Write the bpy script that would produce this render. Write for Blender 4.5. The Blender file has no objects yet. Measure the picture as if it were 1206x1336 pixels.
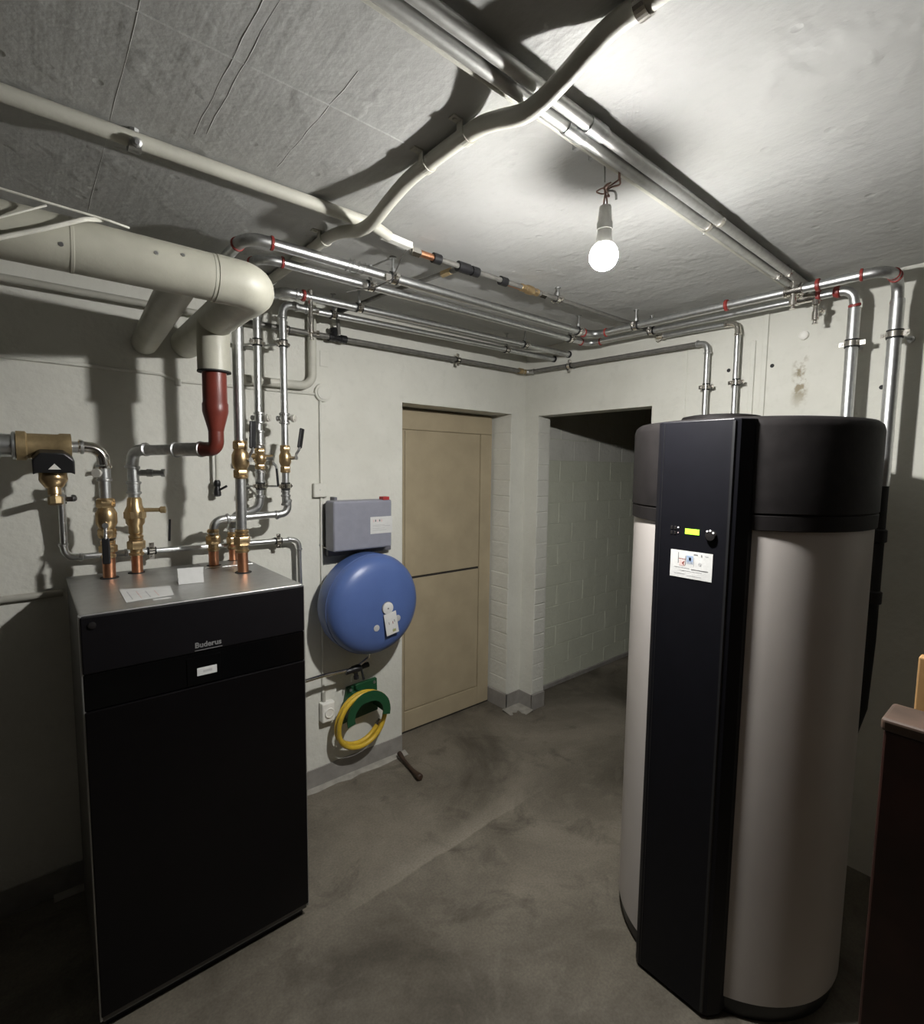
import bpy, bmesh, math, random
from mathutils import Vector, Matrix
random.seed(7)
S = bpy.context.scene
C = S.collection

# ------------------------------------------------------------------ camera, world, exposure
YAW, PITCH, ROLL = math.radians(49.776), math.radians(-5.052), math.radians(0.685)
cam_d = bpy.data.cameras.new('camera'); cam = bpy.data.objects.new('camera', cam_d); C.objects.link(cam)
cam_d.sensor_fit = 'HORIZONTAL'; cam_d.sensor_width = 36.0; cam_d.lens = 670.23 / 1206 * 36
cam_d.clip_start = 0.02; cam_d.clip_end = 50
fw = Vector((math.cos(YAW)*math.cos(PITCH), math.sin(YAW)*math.cos(PITCH), math.sin(PITCH)))
r0 = Vector((math.sin(YAW), -math.cos(YAW), 0)); u0 = r0.cross(fw)
rr = r0*math.cos(ROLL) + u0*math.sin(ROLL); uu = u0*math.cos(ROLL) - r0*math.sin(ROLL)
m = Matrix.Identity(4)
for i in range(3):
    m[i][0], m[i][1], m[i][2] = rr[i], uu[i], -fw[i]
m[0][3], m[1][3], m[2][3] = 0, 0, 1.55
cam.matrix_world = m
S.camera = cam
w = bpy.data.worlds.new('world'); S.world = w; w.use_nodes = True
w.node_tree.nodes['Background'].inputs[0].default_value = (0, 0, 0, 1)
S.view_settings.view_transform = 'Standard'
S.view_settings.look = 'None'
S.view_settings.gamma = 1.0
S.view_settings.use_curve_mapping = False
S.view_settings.exposure = 0.0
BULB = (1.086, 0.767, 2.06)
BULB_STRENGTH = 2750.0

# ------------------------------------------------------------------ materials
def ramp(nt, fac, c0, c1, p0=0.3, p1=0.7):
    n = nt.nodes.new('ShaderNodeValToRGB')
    n.color_ramp.elements[0].position = p0; n.color_ramp.elements[0].color = (*c0, 1)
    n.color_ramp.elements[1].position = p1; n.color_ramp.elements[1].color = (*c1, 1)
    nt.links.new(fac, n.inputs[0]); return n.outputs[0]

def noise(nt, vec, scale, detail=4, rough=0.55, dist=0.0):
    n = nt.nodes.new('ShaderNodeTexNoise')
    n.inputs['Scale'].default_value = scale; n.inputs['Detail'].default_value = detail
    n.inputs['Roughness'].default_value = rough; n.inputs['Distortion'].default_value = dist
    nt.links.new(vec, n.inputs['Vector']); return n.outputs['Fac']

def mapping(nt, scale=(1, 1, 1), rot=(0, 0, 0)):
    g = nt.nodes.new('ShaderNodeNewGeometry'); mp = nt.nodes.new('ShaderNodeMapping')
    mp.inputs['Scale'].default_value = scale; mp.inputs['Rotation'].default_value = rot
    nt.links.new(g.outputs['Position'], mp.inputs['Vector']); return mp.outputs[0]

def mixc(nt, fac, a, b, mode='MIX'):
    n = nt.nodes.new('ShaderNodeMix'); n.data_type = 'RGBA'; n.blend_type = mode
    if isinstance(fac, (int, float)): n.inputs[0].default_value = fac
    else: nt.links.new(fac, n.inputs[0])
    for k, v in ((6, a), (7, b)):
        if isinstance(v, tuple): n.inputs[k].default_value = (*v, 1)
        else: nt.links.new(v, n.inputs[k])
    return n.outputs[2]

def bump(nt, hts, dist=0.01):
    out = None
    for h, st in hts:
        b = nt.nodes.new('ShaderNodeBump'); b.inputs['Strength'].default_value = st; b.inputs['Distance'].default_value = dist
        nt.links.new(h, b.inputs['Height'])
        if out is not None: nt.links.new(out, b.inputs['Normal'])
        out = b.outputs[0]
    return out

MATS = {}
def new_mat(name):
    mt = bpy.data.materials.new(name); mt.use_nodes = True
    nt = mt.node_tree; b = nt.nodes['Principled BSDF']; MATS[name] = mt
    return mt, nt, b

def mat(name, col, rough=0.5, metal=0.0, var=0.12, scale=30.0, bmp=0.0, spec=0.5, bscale=None, coat=0.0):
    mt, nt, b = new_mat(name)
    v = mapping(nt)
    f = noise(nt, v, scale, 3)
    c0 = tuple(max(0, x*(1-var)) for x in col); c1 = tuple(min(1, x*(1+var)) for x in col)
    nt.links.new(ramp(nt, f, c0, c1), b.inputs['Base Color'])
    b.inputs['Roughness'].default_value = rough; b.inputs['Metallic'].default_value = metal
    b.inputs['Specular IOR Level'].default_value = spec
    b.inputs['Coat Weight'].default_value = coat
    if bmp:
        nt.links.new(bump(nt, [(noise(nt, v, bscale or scale*2, 3), bmp)], 0.004), b.inputs['Normal'])
    return mt

def emit(name, col, strength):
    mt, nt, b = new_mat(name)
    b.inputs['Base Color'].default_value = (*col, 1)
    b.inputs['Emission Color'].default_value = (*col, 1); b.inputs['Emission Strength'].default_value = strength
    return mt

def plaster(name, c0, c1, streak=False, strength=0.35, stain=None):
    mt, nt, b = new_mat(name)
    v = mapping(nt)
    col = ramp(nt, noise(nt, v, 2.2, 6, 0.6), c0, c1, 0.32, 0.72)
    col = mixc(nt, ramp(nt, noise(nt, v, 26, 4), (0, 0, 0), (0.25,)*3, 0.55, 0.8), col, tuple(x*0.78 for x in c0))
    if stain: col = stain(nt, v, col)
    nt.links.new(col, b.inputs['Base Color'])
    b.inputs['Roughness'].default_value = 0.62; b.inputs['Specular IOR Level'].default_value = 0.3
    hs = [(noise(nt, v, 5, 5, 0.6), strength), (noise(nt, v, 42, 4), strength*0.5)]
    if streak:
        vs = mapping(nt, (14, 1.3, 1), (0, 0, 0.12))
        hs.append((ramp(nt, noise(nt, vs, 1.6, 3), (0,)*3, (1,)*3, 0.45, 0.75), 0.07))
        vo = nt.nodes.new('ShaderNodeTexVoronoi'); vo.inputs['Scale'].default_value = 9
        nt.links.new(v, vo.inputs['Vector'])
        hs.append((ramp(nt, vo.outputs['Distance'], (0,)*3, (1,)*3, 0.03, 0.11), 0.22))
        hs.append((ramp(nt, noise(nt, v, 13, 2, 0.4), (0,)*3, (1,)*3, 0.58, 0.72), 0.14))
        hs.append((noise(nt, v, 2.0, 2), 0.6))
    nt.links.new(bump(nt, hs, 0.012), b.inputs['Normal'])
    return mt

def back_stain(nt, v, col):
    # brown filler marks left in a column on the back wall below an old plug
    g = nt.nodes.new('ShaderNodeSeparateXYZ'); nt.links.new(v, g.inputs[0])
    def band(out, c, hw):
        a = nt.nodes.new('ShaderNodeMath'); a.operation = 'SUBTRACT'; nt.links.new(out, a.inputs[0]); a.inputs[1].default_value = c
        b_ = nt.nodes.new('ShaderNodeMath'); b_.operation = 'ABSOLUTE'; nt.links.new(a.outputs[0], b_.inputs[0])
        d = nt.nodes.new('ShaderNodeMapRange'); nt.links.new(b_.outputs[0], d.inputs[0])
        d.inputs[1].default_value = hw*0.35; d.inputs[2].default_value = hw; d.inputs[3].default_value = 1; d.inputs[4].default_value = 0
        return d.outputs[0]
    mm = nt.nodes.new('ShaderNodeMath'); mm.operation = 'MULTIPLY'
    nt.links.new(band(g.outputs[1], 0.735, 0.035), mm.inputs[0]); nt.links.new(band(g.outputs[2], 1.92, 0.13), mm.inputs[1])
    m2 = nt.nodes.new('ShaderNodeMath'); m2.operation = 'MULTIPLY'; nt.links.new(mm.outputs[0], m2.inputs[0])
    nt.links.new(ramp(nt, noise(nt, v, 22, 3), (0,)*3, (1,)*3, 0.48, 0.6), m2.inputs[1])
    return mixc(nt, m2.outputs[0], col, (0.30, 0.26, 0.18))

WALL = plaster('painted_wall', (0.59, 0.585, 0.525), (0.69, 0.685, 0.625))
WALLB = plaster('painted_back_wall', (0.59, 0.585, 0.525), (0.69, 0.685, 0.625), stain=back_stain)
CEIL = plaster('painted_concrete_ceiling', (0.415, 0.415, 0.398), (0.50, 0.502, 0.488), streak=True, strength=0.30)
BRICKP = plaster('painted_brick', (0.60, 0.595, 0.535), (0.69, 0.685, 0.625), strength=0.5)
GREENP = plaster('pale_green_block_paint', (0.57, 0.585, 0.48), (0.64, 0.655, 0.545), strength=0.5)
MORTAR = mat('painted_mortar', (0.58, 0.565, 0.49), 0.7, bmp=0.3)
REARP = mat('dull_rear_wall_paint', (0.07, 0.06, 0.052), 0.7)
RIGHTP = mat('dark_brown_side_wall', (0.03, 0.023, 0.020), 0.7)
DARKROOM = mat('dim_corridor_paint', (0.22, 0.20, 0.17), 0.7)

def floor_mat():
    mt, nt, b = new_mat('worn_concrete_floor')
    v = mapping(nt)
    a = ramp(nt, noise(nt, v, 1.3, 7, 0.62, 0.5), (0.066, 0.057, 0.043), (0.225, 0.200, 0.160), 0.34, 0.70)
    sw = ramp(nt, noise(nt, v, 2.6, 4, 0.5, 4.0), (0,)*3, (0.28,)*3, 0.55, 0.75)
    c = mixc(nt, sw, a, (0.24, 0.215, 0.175))
    dk = ramp(nt, noise(nt, v, 4.5, 6, 0.68, 0.8), (0,)*3, (0.75,)*3, 0.54, 0.72)
    c = mixc(nt, dk, c, (0.056, 0.048, 0.036))
    # pale cast seam crossing the floor
    sx = nt.nodes.new('ShaderNodeSeparateXYZ'); nt.links.new(mapping(nt, (1, 1, 1), (0, 0, -0.03)), sx.inputs[0])
    def math2(op, a, b_):
        n = nt.nodes.new('ShaderNodeMath'); n.operation = op
        for k, q in enumerate((a, b_)):
            if isinstance(q, (int, float)): n.inputs[k].default_value = q
            else: nt.links.new(q, n.inputs[k])
        return n.outputs[0]
    def rng(x, a, b_, c_, d):
        n = nt.nodes.new('ShaderNodeMapRange'); nt.links.new(x, n.inputs[0])
        for k, q in enumerate((a, b_, c_, d)): n.inputs[k+1].default_value = q
        return n.outputs[0]
    wob = math2('MULTIPLY', math2('SUBTRACT', noise(nt, v, 9, 4), 0.5), 0.03)
    dd = math2('ADD', math2('SUBTRACT', sx.outputs[1], 1.482), wob)
    seam = math2('MULTIPLY', rng(dd, -0.004, 0.004, 0, 1), rng(dd, 0.01, 0.10, 0.6, 0))
    seam = math2('MULTIPLY', seam, math2('MULTIPLY', rng(sx.outputs[0], 0.75, 1.2, 0.15, 1), rng(sx.outputs[0], 1.5, 1.95, 1, 0)))
    c = mixc(nt, seam, c, (0.26, 0.235, 0.19))
    g = ramp(nt, noise(nt, v, 120, 3), (0.82,)*3, (1.12,)*3)
    c = mixc(nt, 1.0, c, g, 'MULTIPLY')
    nt.links.new(c, b.inputs['Base Color'])
    nt.links.new(ramp(nt, noise(nt, v, 3, 4), (0.42,)*3, (0.68,)*3), b.inputs['Roughness'])
    b.inputs['Specular IOR Level'].default_value = 0.35
    nt.links.new(bump(nt, [(noise(nt, v, 6, 5), 0.15), (noise(nt, v, 70, 3), 0.12)], 0.008), b.inputs['Normal'])
    return mt
FLOOR = floor_mat()

STEEL = mat('galvanised_steel', (0.66, 0.67, 0.67), 0.37, 1.0, 0.10, 60)
STEELD = mat('dull_zinc_steel', (0.50, 0.505, 0.50), 0.42, 1.0, 0.15, 60)
GALV = mat('dull_galvanised_conduit', (0.52, 0.52, 0.50), 0.46, 0.75, 0.1, 50)
CHROME = mat('bright_nickel', (0.78, 0.75, 0.70), 0.16, 1.0, 0.06, 60)
PALENI = mat('pale_nickel', (0.72, 0.70, 0.64), 0.3, 0.35, 0.06, 60)
DARKPIPE = mat('dark_grey_plastic_pipe', (0.17, 0.165, 0.15), 0.42, 0.35, 0.2, 40)
BRASS = mat('brass', (0.55, 0.40, 0.22), 0.30, 0.9, 0.15, 50)
BRASSD = mat('matte_cast_brass', (0.40, 0.30, 0.16), 0.5, 0.6, 0.15, 50)
COPPER = mat('copper', (0.68, 0.33, 0.19), 0.34, 1.0, 0.12, 50)
REDRING = mat('red_seal_plastic', (0.28, 0.035, 0.03), 0.45)
REDPIPE = mat('brown_red_paint', (0.155, 0.030, 0.020), 0.38, var=0.18, scale=14)
BLACK = mat('black_plastic', (0.010, 0.010, 0.011), 0.42)
RUBBER = mat('black_rubber', (0.012, 0.012, 0.012), 0.7)
PAINTP = mat('white_painted_pipe', (0.52, 0.51, 0.445), 0.5, var=0.10, scale=9, bmp=0.25, bscale=60)
INSUL = mat('cream_pipe_jacket', (0.47, 0.46, 0.385), 0.45, var=0.12, scale=10, bmp=0.15, bscale=40)
PAINTD = mat('grey_painted_pipe', (0.40, 0.39, 0.34), 0.5, var=0.1, scale=12)
WHITE = mat('white_plastic', (0.78, 0.77, 0.72), 0.45, var=0.05)
PAPER = mat('white_paper', (0.58, 0.58, 0.565), 0.7, var=0.05)
PRINT = mat('grey_print', (0.16, 0.16, 0.16), 0.7)
PRINTL = mat('light_grey_print', (0.42, 0.42, 0.42), 0.7)
PRINTR = mat('dark_red_print', (0.25, 0.05, 0.04), 0.7)
PRINTB = mat('blue_print', (0.30, 0.38, 0.52), 0.7)
PRINTP = mat('pink_print', (0.62, 0.47, 0.45), 0.7)
SHEET = mat('brushed_grey_sheet_metal', (0.40, 0.40, 0.39), 0.36, 0.8, 0.08, 40)
CASING = mat('grey_casing_paint', (0.12, 0.115, 0.105), 0.5, 0.2)
BLKGLASS = mat('black_front_panel', (0.0028, 0.0024, 0.0028), 0.30, var=0.1, spec=0.22)
BLKBAND = mat('gloss_black_band', (0.0022, 0.0022, 0.0024), 0.12, var=0.1, spec=0.25)
LOGO = mat('silver_grey_lettering', (0.32, 0.32, 0.32), 0.4, 0.5)
HEADER = mat('charcoal_foam_header', (0.012, 0.0105, 0.0105), 0.62, var=0.25, scale=20, bmp=0.1, spec=0.15)
TPANEL = mat('dark_navy_black_panel', (0.0045, 0.0045, 0.0065), 0.45, var=0.1, spec=0.2)
TANKG = mat('light_grey_tank_jacket', (0.46, 0.427, 0.402), 0.38, var=0.04, scale=5)
BLUE = mat('blue_enamel', (0.075, 0.125, 0.31), 0.36, var=0.06, scale=8)
CTRLG = mat('blue_grey_plastic', (0.235, 0.24, 0.285), 0.45, var=0.05)
CTRLD = mat('dark_grey_plate', (0.13, 0.13, 0.15), 0.5)
HOSEY = mat('yellow_rubber_hose', (0.60, 0.40, 0.035), 0.45, var=0.15, scale=25)
GREENH = mat('dark_green_plastic', (0.012, 0.070, 0.028), 0.4)
DOORB = mat('beige_door_paint', (0.40, 0.335, 0.225), 0.42, var=0.07, scale=7, bmp=0.12, bscale=30)
DOORGAP = mat('dark_door_gap', (0.03, 0.025, 0.02), 0.8)
BASEG = mat('grey_skirting_paint', (0.27, 0.255, 0.235), 0.6, var=0.15, scale=16, bmp=0.2)
CEMENT = mat('pale_cement_edge', (0.30, 0.285, 0.25), 0.8, var=0.2, scale=22, bmp=0.4)
WOODD = mat('red_brown_varnished_wood', (0.04, 0.014, 0.010), 0.45, var=0.3, scale=9)
WOODT = mat('worn_brown_edge_wood', (0.062, 0.038, 0.026), 0.6, var=0.35, scale=18)
WOODL = mat('light_pine_wood', (0.38, 0.22, 0.09), 0.5, var=0.2, scale=9)
STICK = mat('dark_weathered_wood', (0.038, 0.021, 0.012), 0.6, var=0.35, scale=30)
SOCKET = mat('grey_white_lamp_socket', (0.80, 0.79, 0.75), 0.5)
WIRE = mat('copper_pink_lamp_wire', (0.36, 0.23, 0.19), 0.4, 0.4)
WIREW = mat('white_cable', (0.66, 0.65, 0.58), 0.5)
LCD = emit('green_display_glow', (0.35, 0.85, 0.04), 1.6)
BULBS = emit('glowing_bulb_shoulder', (1.0, 0.985, 0.955), 15.0)
BULBM = emit('lit_bulb', (1.0, 0.985, 0.955), BULB_STRENGTH)
LEDW = mat('white_indicator', (0.8, 0.8, 0.8), 0.3)

# ------------------------------------------------------------------ mesh helpers
def V(*a): return Vector(a)
class MB:
    def __init__(s): s.v = []; s.f = []
    def add(s, vs, fs):
        o = len(s.v); s.v += [Vector(x) for x in vs]; s.f += [tuple(i+o for i in f) for f in fs]; return s
    def box(s, x0, x1, y0, y1, z0, z1):
        vs = [(x, y, z) for z in (z0, z1) for y in (y0, y1) for x in (x0, x1)]
        return s.add(vs, [(0,2,3,1),(4,5,7,6),(0,1,5,4),(2,6,7,3),(0,4,6,2),(1,3,7,5)])
    def obox(s, c, ax, ay, az):
        c = Vector(c); vs = [c + ax*i + ay*j + az*k for k in (-1, 1) for j in (-1, 1) for i in (-1, 1)]
        return s.add(vs, [(0,2,3,1),(4,5,7,6),(0,1,5,4),(2,6,7,3),(0,4,6,2),(1,3,7,5)])
    def tube(s, pts, r, seg=14, caps=True, closed=False):
        pts = [Vector(p) for p in pts]; n = len(pts)
        rs = r if isinstance(r, (list, tuple)) else [r]*n
        tg = []
        for i in range(n):
            a = pts[i-1] if (i > 0 or closed) else pts[i]; b = pts[(i+1) % n] if (i < n-1 or closed) else pts[i]
            tg.append((b-a).normalized())
        up = V(0, 0, 1) if abs(tg[0].z) < 0.9 else V(1, 0, 0)
        nrm = (up - tg[0]*up.dot(tg[0])).normalized()
        vs = []
        for i in range(n):
            if i: 
                nrm = (nrm - tg[i]*nrm.dot(tg[i])).normalized()
            bn = tg[i].cross(nrm)
            for k in range(seg):
                a = 2*math.pi*k/seg
                vs.append(pts[i] + (nrm*math.cos(a) + bn*math.sin(a))*rs[i])
        fs = []
        for i in range(n if closed else n-1):
            j = (i+1) % n
            for k in range(seg):
                l = (k+1) % seg
                fs.append((i*seg+k, i*seg+l, j*seg+l, j*seg+k))
        if caps and not closed:
            fs.append(tuple(range(seg))[::-1]); fs.append(tuple((n-1)*seg+k for k in range(seg)))
        return s.add(vs, fs)
    def lathe(s, o, d, prof, seg=20):
        o = Vector(o); d = Vector(d).normalized()
        return s.tube_prof([(o + d*h, rr_) for h, rr_ in prof], d, seg)
    def tube_prof(s, pr, d, seg):
        up = V(0, 0, 1) if abs(d.z) < 0.9 else V(1, 0, 0)
        n = (up - d*up.dot(d)).normalized(); b = d.cross(n); vs = []
        for p, r in pr:
            for k in range(seg):
                a = 2*math.pi*k/seg; vs.append(p + (n*math.cos(a) + b*math.sin(a))*max(r, 1e-5))
        fs = []
        for i in range(len(pr)-1):
            for k in range(seg):
                l = (k+1) % seg; fs.append((i*seg+k, i*seg+l, (i+1)*seg+l, (i+1)*seg+k))
        fs.append(tuple(range(seg))[::-1]); fs.append(tuple((len(pr)-1)*seg+k for k in range(seg)))
        return s.add(vs, fs)
    def prism(s, poly, z0, z1, f=lambda a, b, z: (a, b, z)):
        n = len(poly); vs = [f(a, b, z) for z in (z0, z1) for a, b in poly]
        fs = [tuple(range(n))[::-1], tuple(range(n, 2*n))] + [(i, (i+1) % n, n+(i+1) % n, n+i) for i in range(n)]
        return s.add(vs, fs)
    def build(s, name, mt, parent=None, bevel=0.0, smooth=True, bseg=2):
        org = parent_loc(parent)
        me = bpy.data.meshes.new(name)
        me.from_pydata([tuple(v - org) for v in s.v], [], s.f)
        bm = bmesh.new(); bm.from_mesh(me)
        bmesh.ops.recalc_face_normals(bm, faces=bm.faces)
        if bevel:
            es = [e for e in bm.edges if len(e.link_faces) == 2 and e.calc_face_angle(0) > 0.6]
            bmesh.ops.bevel(bm, geom=es, offset=bevel, segments=bseg, affect='EDGES', profile=0.5, clamp_overlap=True)
        bm.to_mesh(me); bm.free()
        if smooth:
            me.shade_smooth(); me.set_sharp_from_angle(angle=math.radians(14 if bevel else 38))
        me.materials.append(mt)
        o = bpy.data.objects.new(name, me); C.objects.link(o); o.parent = parent
        return o

def parent_loc(p):
    l = Vector((0, 0, 0))
    while p is not None: l += p.location; p = p.parent
    return l

def thing(name, label, cat, loc, group=None):
    o = bpy.data.objects.new(name, None); C.objects.link(o); o.location = loc
    o.empty_display_size = 0.05
    return tag(o, label, cat, group)
def tag(o, label, cat, group=None):
    o['label'] = label; o['category'] = cat
    if group: o['group'] = group
    return o
def struct(o): o['kind'] = 'structure'; return o
def lab(o, t): o['label'] = t; return o

def fillet(pts, R, n=7):
    """list of ('s', a, b) straight pieces and ('a', [pts]) arcs"""
    pts = [Vector(p) for p in pts]; out = []; cur = pts[0]
    for i in range(1, len(pts)-1):
        p = pts[i]; a = (pts[i-1]-p).normalized(); b = (pts[i+1]-p).normalized()
        th = math.pi - a.angle(b)
        if th < 0.03: continue
        t = min(R*math.tan(th/2), (pts[i-1]-p).length*0.48, (pts[i+1]-p).length*0.48); Re = t/math.tan(th/2)
        A = p + a*t; B = p + b*t
        c = p + (a+b).normalized()*(Re/math.cos(th/2))
        ax = (A-c).cross(B-c).normalized()
        arc = [c + Matrix.Rotation(th*k/n, 3, ax) @ (A-c) for k in range(n+1)]
        out.append(('s', cur, A)); out.append(('a', arc)); cur = B
    out.append(('s', cur, pts[-1])); return out
def dense(pts, R, n=7):
    r = []
    for q in fillet(pts, R, n):
        if q[0] == 's': r += [q[1], q[2]]
        else: r += q[1][1:-1]
    o = [r[0]]
    for p in r[1:]:
        if (p-o[-1]).length > 1e-5: o.append(p)
    return o

def bead(mb, p, d, r, h=0.012, k=1.22, seg=16):
    return mb.lathe(Vector(p) - Vector(d).normalized()*h/2, d, [(0, r), (h*0.2, r*k), (h*0.8, r*k), (h, r)], seg)

def pipe_run(root, pts, r, R=0.05, mt=STEEL, emt=STEEL, ring=None, k=1.10, fittings=True):
    for q in fillet(pts, R):
        if q[0] == 's':
            if (q[2]-q[1]).length > 1e-4: MB().tube([q[1], q[2]], r, 16).build('pipe', mt, root)
        else:
            arc = q[1]; d0 = (arc[1]-arc[0]).normalized(); d1 = (arc[-1]-arc[-2]).normalized()
            e0 = arc[0] - d0*r*1.3; e1 = arc[-1] + d1*r*1.3
            mb = MB().tube([e0] + arc + [e1], r*k, 16)
            if fittings and not ring: bead(mb, e0, d0, r*k); bead(mb, e1, d1, r*k)
            el = mb.build('elbow', emt, root)
            if ring:
                for p, d in ((e0, d0), (e1, d1)):
                    bead(MB(), p, d, r*k, 0.010, 1.17).build('seal_ring', ring, el)

def socket(root, p, d, r, mt=STEEL, L=0.05, ring=None, name='coupling'):
    p = Vector(p); d = Vector(d).normalized()
    mb = MB().lathe(p - d*L/2, d, [(0, r), (0, r*1.12), (L, r*1.12), (L, r)], 16)
    bead(mb, p - d*L/2, d, r*1.1, 0.011, 1.22); bead(mb, p + d*L/2, d, r*1.1, 0.011, 1.22)
    o = mb.build(name, mt, root)
    if ring: bead(MB(), p + d*L/2, d, r*1.15, 0.013, 1.28).build('seal_ring', ring, o)
    return o

def clamp(root, p, d, r, mount=None, ear=None, rod=0.004):
    p = Vector(p); d = Vector(d).normalized()
    mb = MB().lathe(p - d*0.009, d, [(0, r*1.0), (0, r+0.0045), (0.018, r+0.0045), (0.018, r*1.0)], 18)
    e = Vector(ear) if ear else ((Vector(mount)-p).normalized().cross(d) if mount is not None else V(0, 0, 1).cross(d))
    e = (e - d*e.dot(d)).normalized(); t = d.cross(e)
    for sg in (-1, 1):
        mb.obox(p + e*sg*(r+0.011), e*0.009, d*0.008, t*0.004)
        mb.lathe(p + e*sg*(r+0.013) - t*0.010, t, [(0, 0.005), (0.020, 0.005)], 6)
    o = mb.build('pipe_clamp', CHROME, root)
    MB().lathe(p - d*0.0145, d, [(0, r*1.0), (0, r+0.0038), (0.029, r+0.0038), (0.029, r*1.0)], 18).build('rubber_lining', RUBBER, o)
    if mount is not None:
        mt_ = Vector(mount); dd = (mt_-p).normalized()
        g = MB().tube([p + dd*(r+0.003), mt_], rod, 8); g.lathe(p + dd*(r+0.004), dd, [(0, 0.008), (0.012, 0.008)], 6)
        g.lathe(mt_ - dd*0.004, dd, [(0, 0.012), (0.004, 0.012)], 12)
        g.build('threaded_rod', STEELD, o)
    return o

def lever(parent, p, out, along, L=0.085, off=0.03, mt=BLACK, w=0.0085):
    """stem leaves the valve at p in direction out, handle then runs in direction along"""
    p = Vector(p); out = Vector(out).normalized(); al = Vector(along).normalized(); sd = out.cross(al)
    a = p + out*off
    lh = MB(); lh.lathe(p, out, [(0, 0.007), (off, 0.007), (off+0.006, 0.009), (off+0.010, 0.009)], 10)
    lh.tube(dense([a + out*0.004, a + al*0.018 + out*0.006, a + al*0.03 + out*0.016, a + al*0.045 + out*0.018], 0.008, 3), 0.005, 8)
    st = lh.build('lever_stem', STEELD, parent)
    c = a + al*(0.04 + L/2) + out*0.018
    hb = MB().obox(c, al*L/2, sd*w, out*0.0045).build('lever_grip', mt, parent, bevel=0.0035)
    return st

def ball_valve(root, p, d, r, L=0.085, mt=BRASS, name='ball_valve'):
    p = Vector(p); d = Vector(d).normalized(); h = L/2
    mb = MB().lathe(p - d*h*0.62, d, [(0, r*1.1), (h*0.15, r*1.35), (h*0.35, r*1.62), (h*0.9, r*1.62), (h*1.09, r*1.35), (h*1.24, r*1.1)], 18)
    for sg in (-1, 1):
        mb.lathe(p + d*sg*h*0.80 - d*h*0.2, d, [(0, r*1.32), (h*0.05, r*1.42), (h*0.35, r*1.42), (h*0.4, r*1.32)], 6)
    bead(mb, p - d*h, d, r*1.12, 0.012, 1.2); bead(mb, p + d*h, d, r*1.12, 0.012, 1.2)
    mb.tube([p - d*h*1.12, p + d*h*1.12], r*1.12, 14)
    return mb.build(name, mt, root)

def union(root, p, d, r, L=0.06, mt=BRASS):
    p = Vector(p); d = Vector(d).normalized()
    mb = MB().tube([p - d*L/2, p + d*L/2], r*1.12, 16)
    mb.lathe(p - d*L*0.18, d, [(0, r*1.5), (0.003, r*1.62), (L*0.34, r*1.62), (L*0.34+0.003, r*1.5)], 6)
    bead(mb, p - d*L*0.42, d, r*1.12, 0.012, 1.18); bead(mb, p + d*L*0.40, d, r*1.12, 0.012, 1.18); bead(mb, p + d*L*0.26, d, r*1.15, 0.008, 1.12)
    return mb.build('union', mt, root)

def text_mesh(name, txt, mt, parent, loc, rot, size, sx=1.0, bold=0.0):
    cu = bpy.data.curves.new(name, 'FONT'); cu.body = txt; cu.size = size; cu.extrude = 0.0004; cu.offset = bold
    cu.align_x = 'CENTER'; cu.align_y = 'CENTER'; cu.resolution_u = 3
    t = bpy.data.objects.new('tmp_text', cu); C.objects.link(t)
    bpy.context.view_layer.update()
    me = bpy.data.meshes.new_from_object(t.evaluated_get(bpy.context.evaluated_depsgraph_get()))
    bpy.data.objects.remove(t); bpy.data.curves.remove(cu)
    me.name = name; me.materials.clear(); me.materials.append(mt)
    o = bpy.data.objects.new(name, me); C.objects.link(o); o.parent = parent
    o.location = Vector(loc) - parent_loc(parent); o.rotation_euler = rot; o.scale = (sx, 1, 1)
    return o

# ------------------------------------------------------------------ the room
YW, XW, ZC = 2.235, 2.40, 2.27
XR, YR = -1.7, -1.5          # the room goes on behind the camera
fl = struct(MB().box(XR-0.1, 5.0, YR-0.1, 2.7, -0.1, 0.0).build('floor', FLOOR, smooth=False))
ce = struct(MB().box(XR-0.1, XW+0.11, YR-0.1, 2.6, ZC, ZC+0.1).build('ceiling', CEIL, smooth=False))
# faint board joints left in the cast ceiling
for x0, y0, y1 in ((0.17, 0.2, 1.9), (0.315, 0.78, 1.30), (0.335, 0.74, 1.28), (0.50, 0.9, 1.3)):
    n = 14
    pts = [(x0 + 0.0012*math.sin(k*1.7+x0*9), y0+(y1-y0)*k/n, ZC+0.0012) for k in range(n+1)]
    MB().tube(pts, [0.0015+0.0006*random.random() for _ in pts], 6).build('board_joint', CEIL, ce)
MB().tube([(XR+0.2*k, 1.02+0.002*math.sin(k*2.1), ZC+0.0022) for k in range(0, 13)], 0.0034, 6).build('board_joint', CEIL, ce)

wl = MB(); T = 2.45
wl.box(XR-0.1, 1.482, YW, T, 0, ZC); wl.box(1.482, 2.28, YW, T, 1.873, ZC); wl.box(2.28, XW+0.0, YW+0.0, T, 0, ZC)
wl = struct(wl.build('wall_left', WALL, smooth=False))
wb = MB(); XB = XW + 0.11
wb.box(XW, XB, 2.125, T, 0, ZC); wb.box(XW, XB, 1.378, 2.125, 1.863, ZC); wb.box(XW, XB, YR-0.1, 1.378, 0, ZC)
wb = struct(wb.build('wall_back', WALLB, smooth=False))
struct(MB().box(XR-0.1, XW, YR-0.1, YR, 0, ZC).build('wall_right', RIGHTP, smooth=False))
struct(MB().box(XR-0.1, XR, YR, T, 0, ZC).build('wall_rear', REARP, smooth=False))
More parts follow.
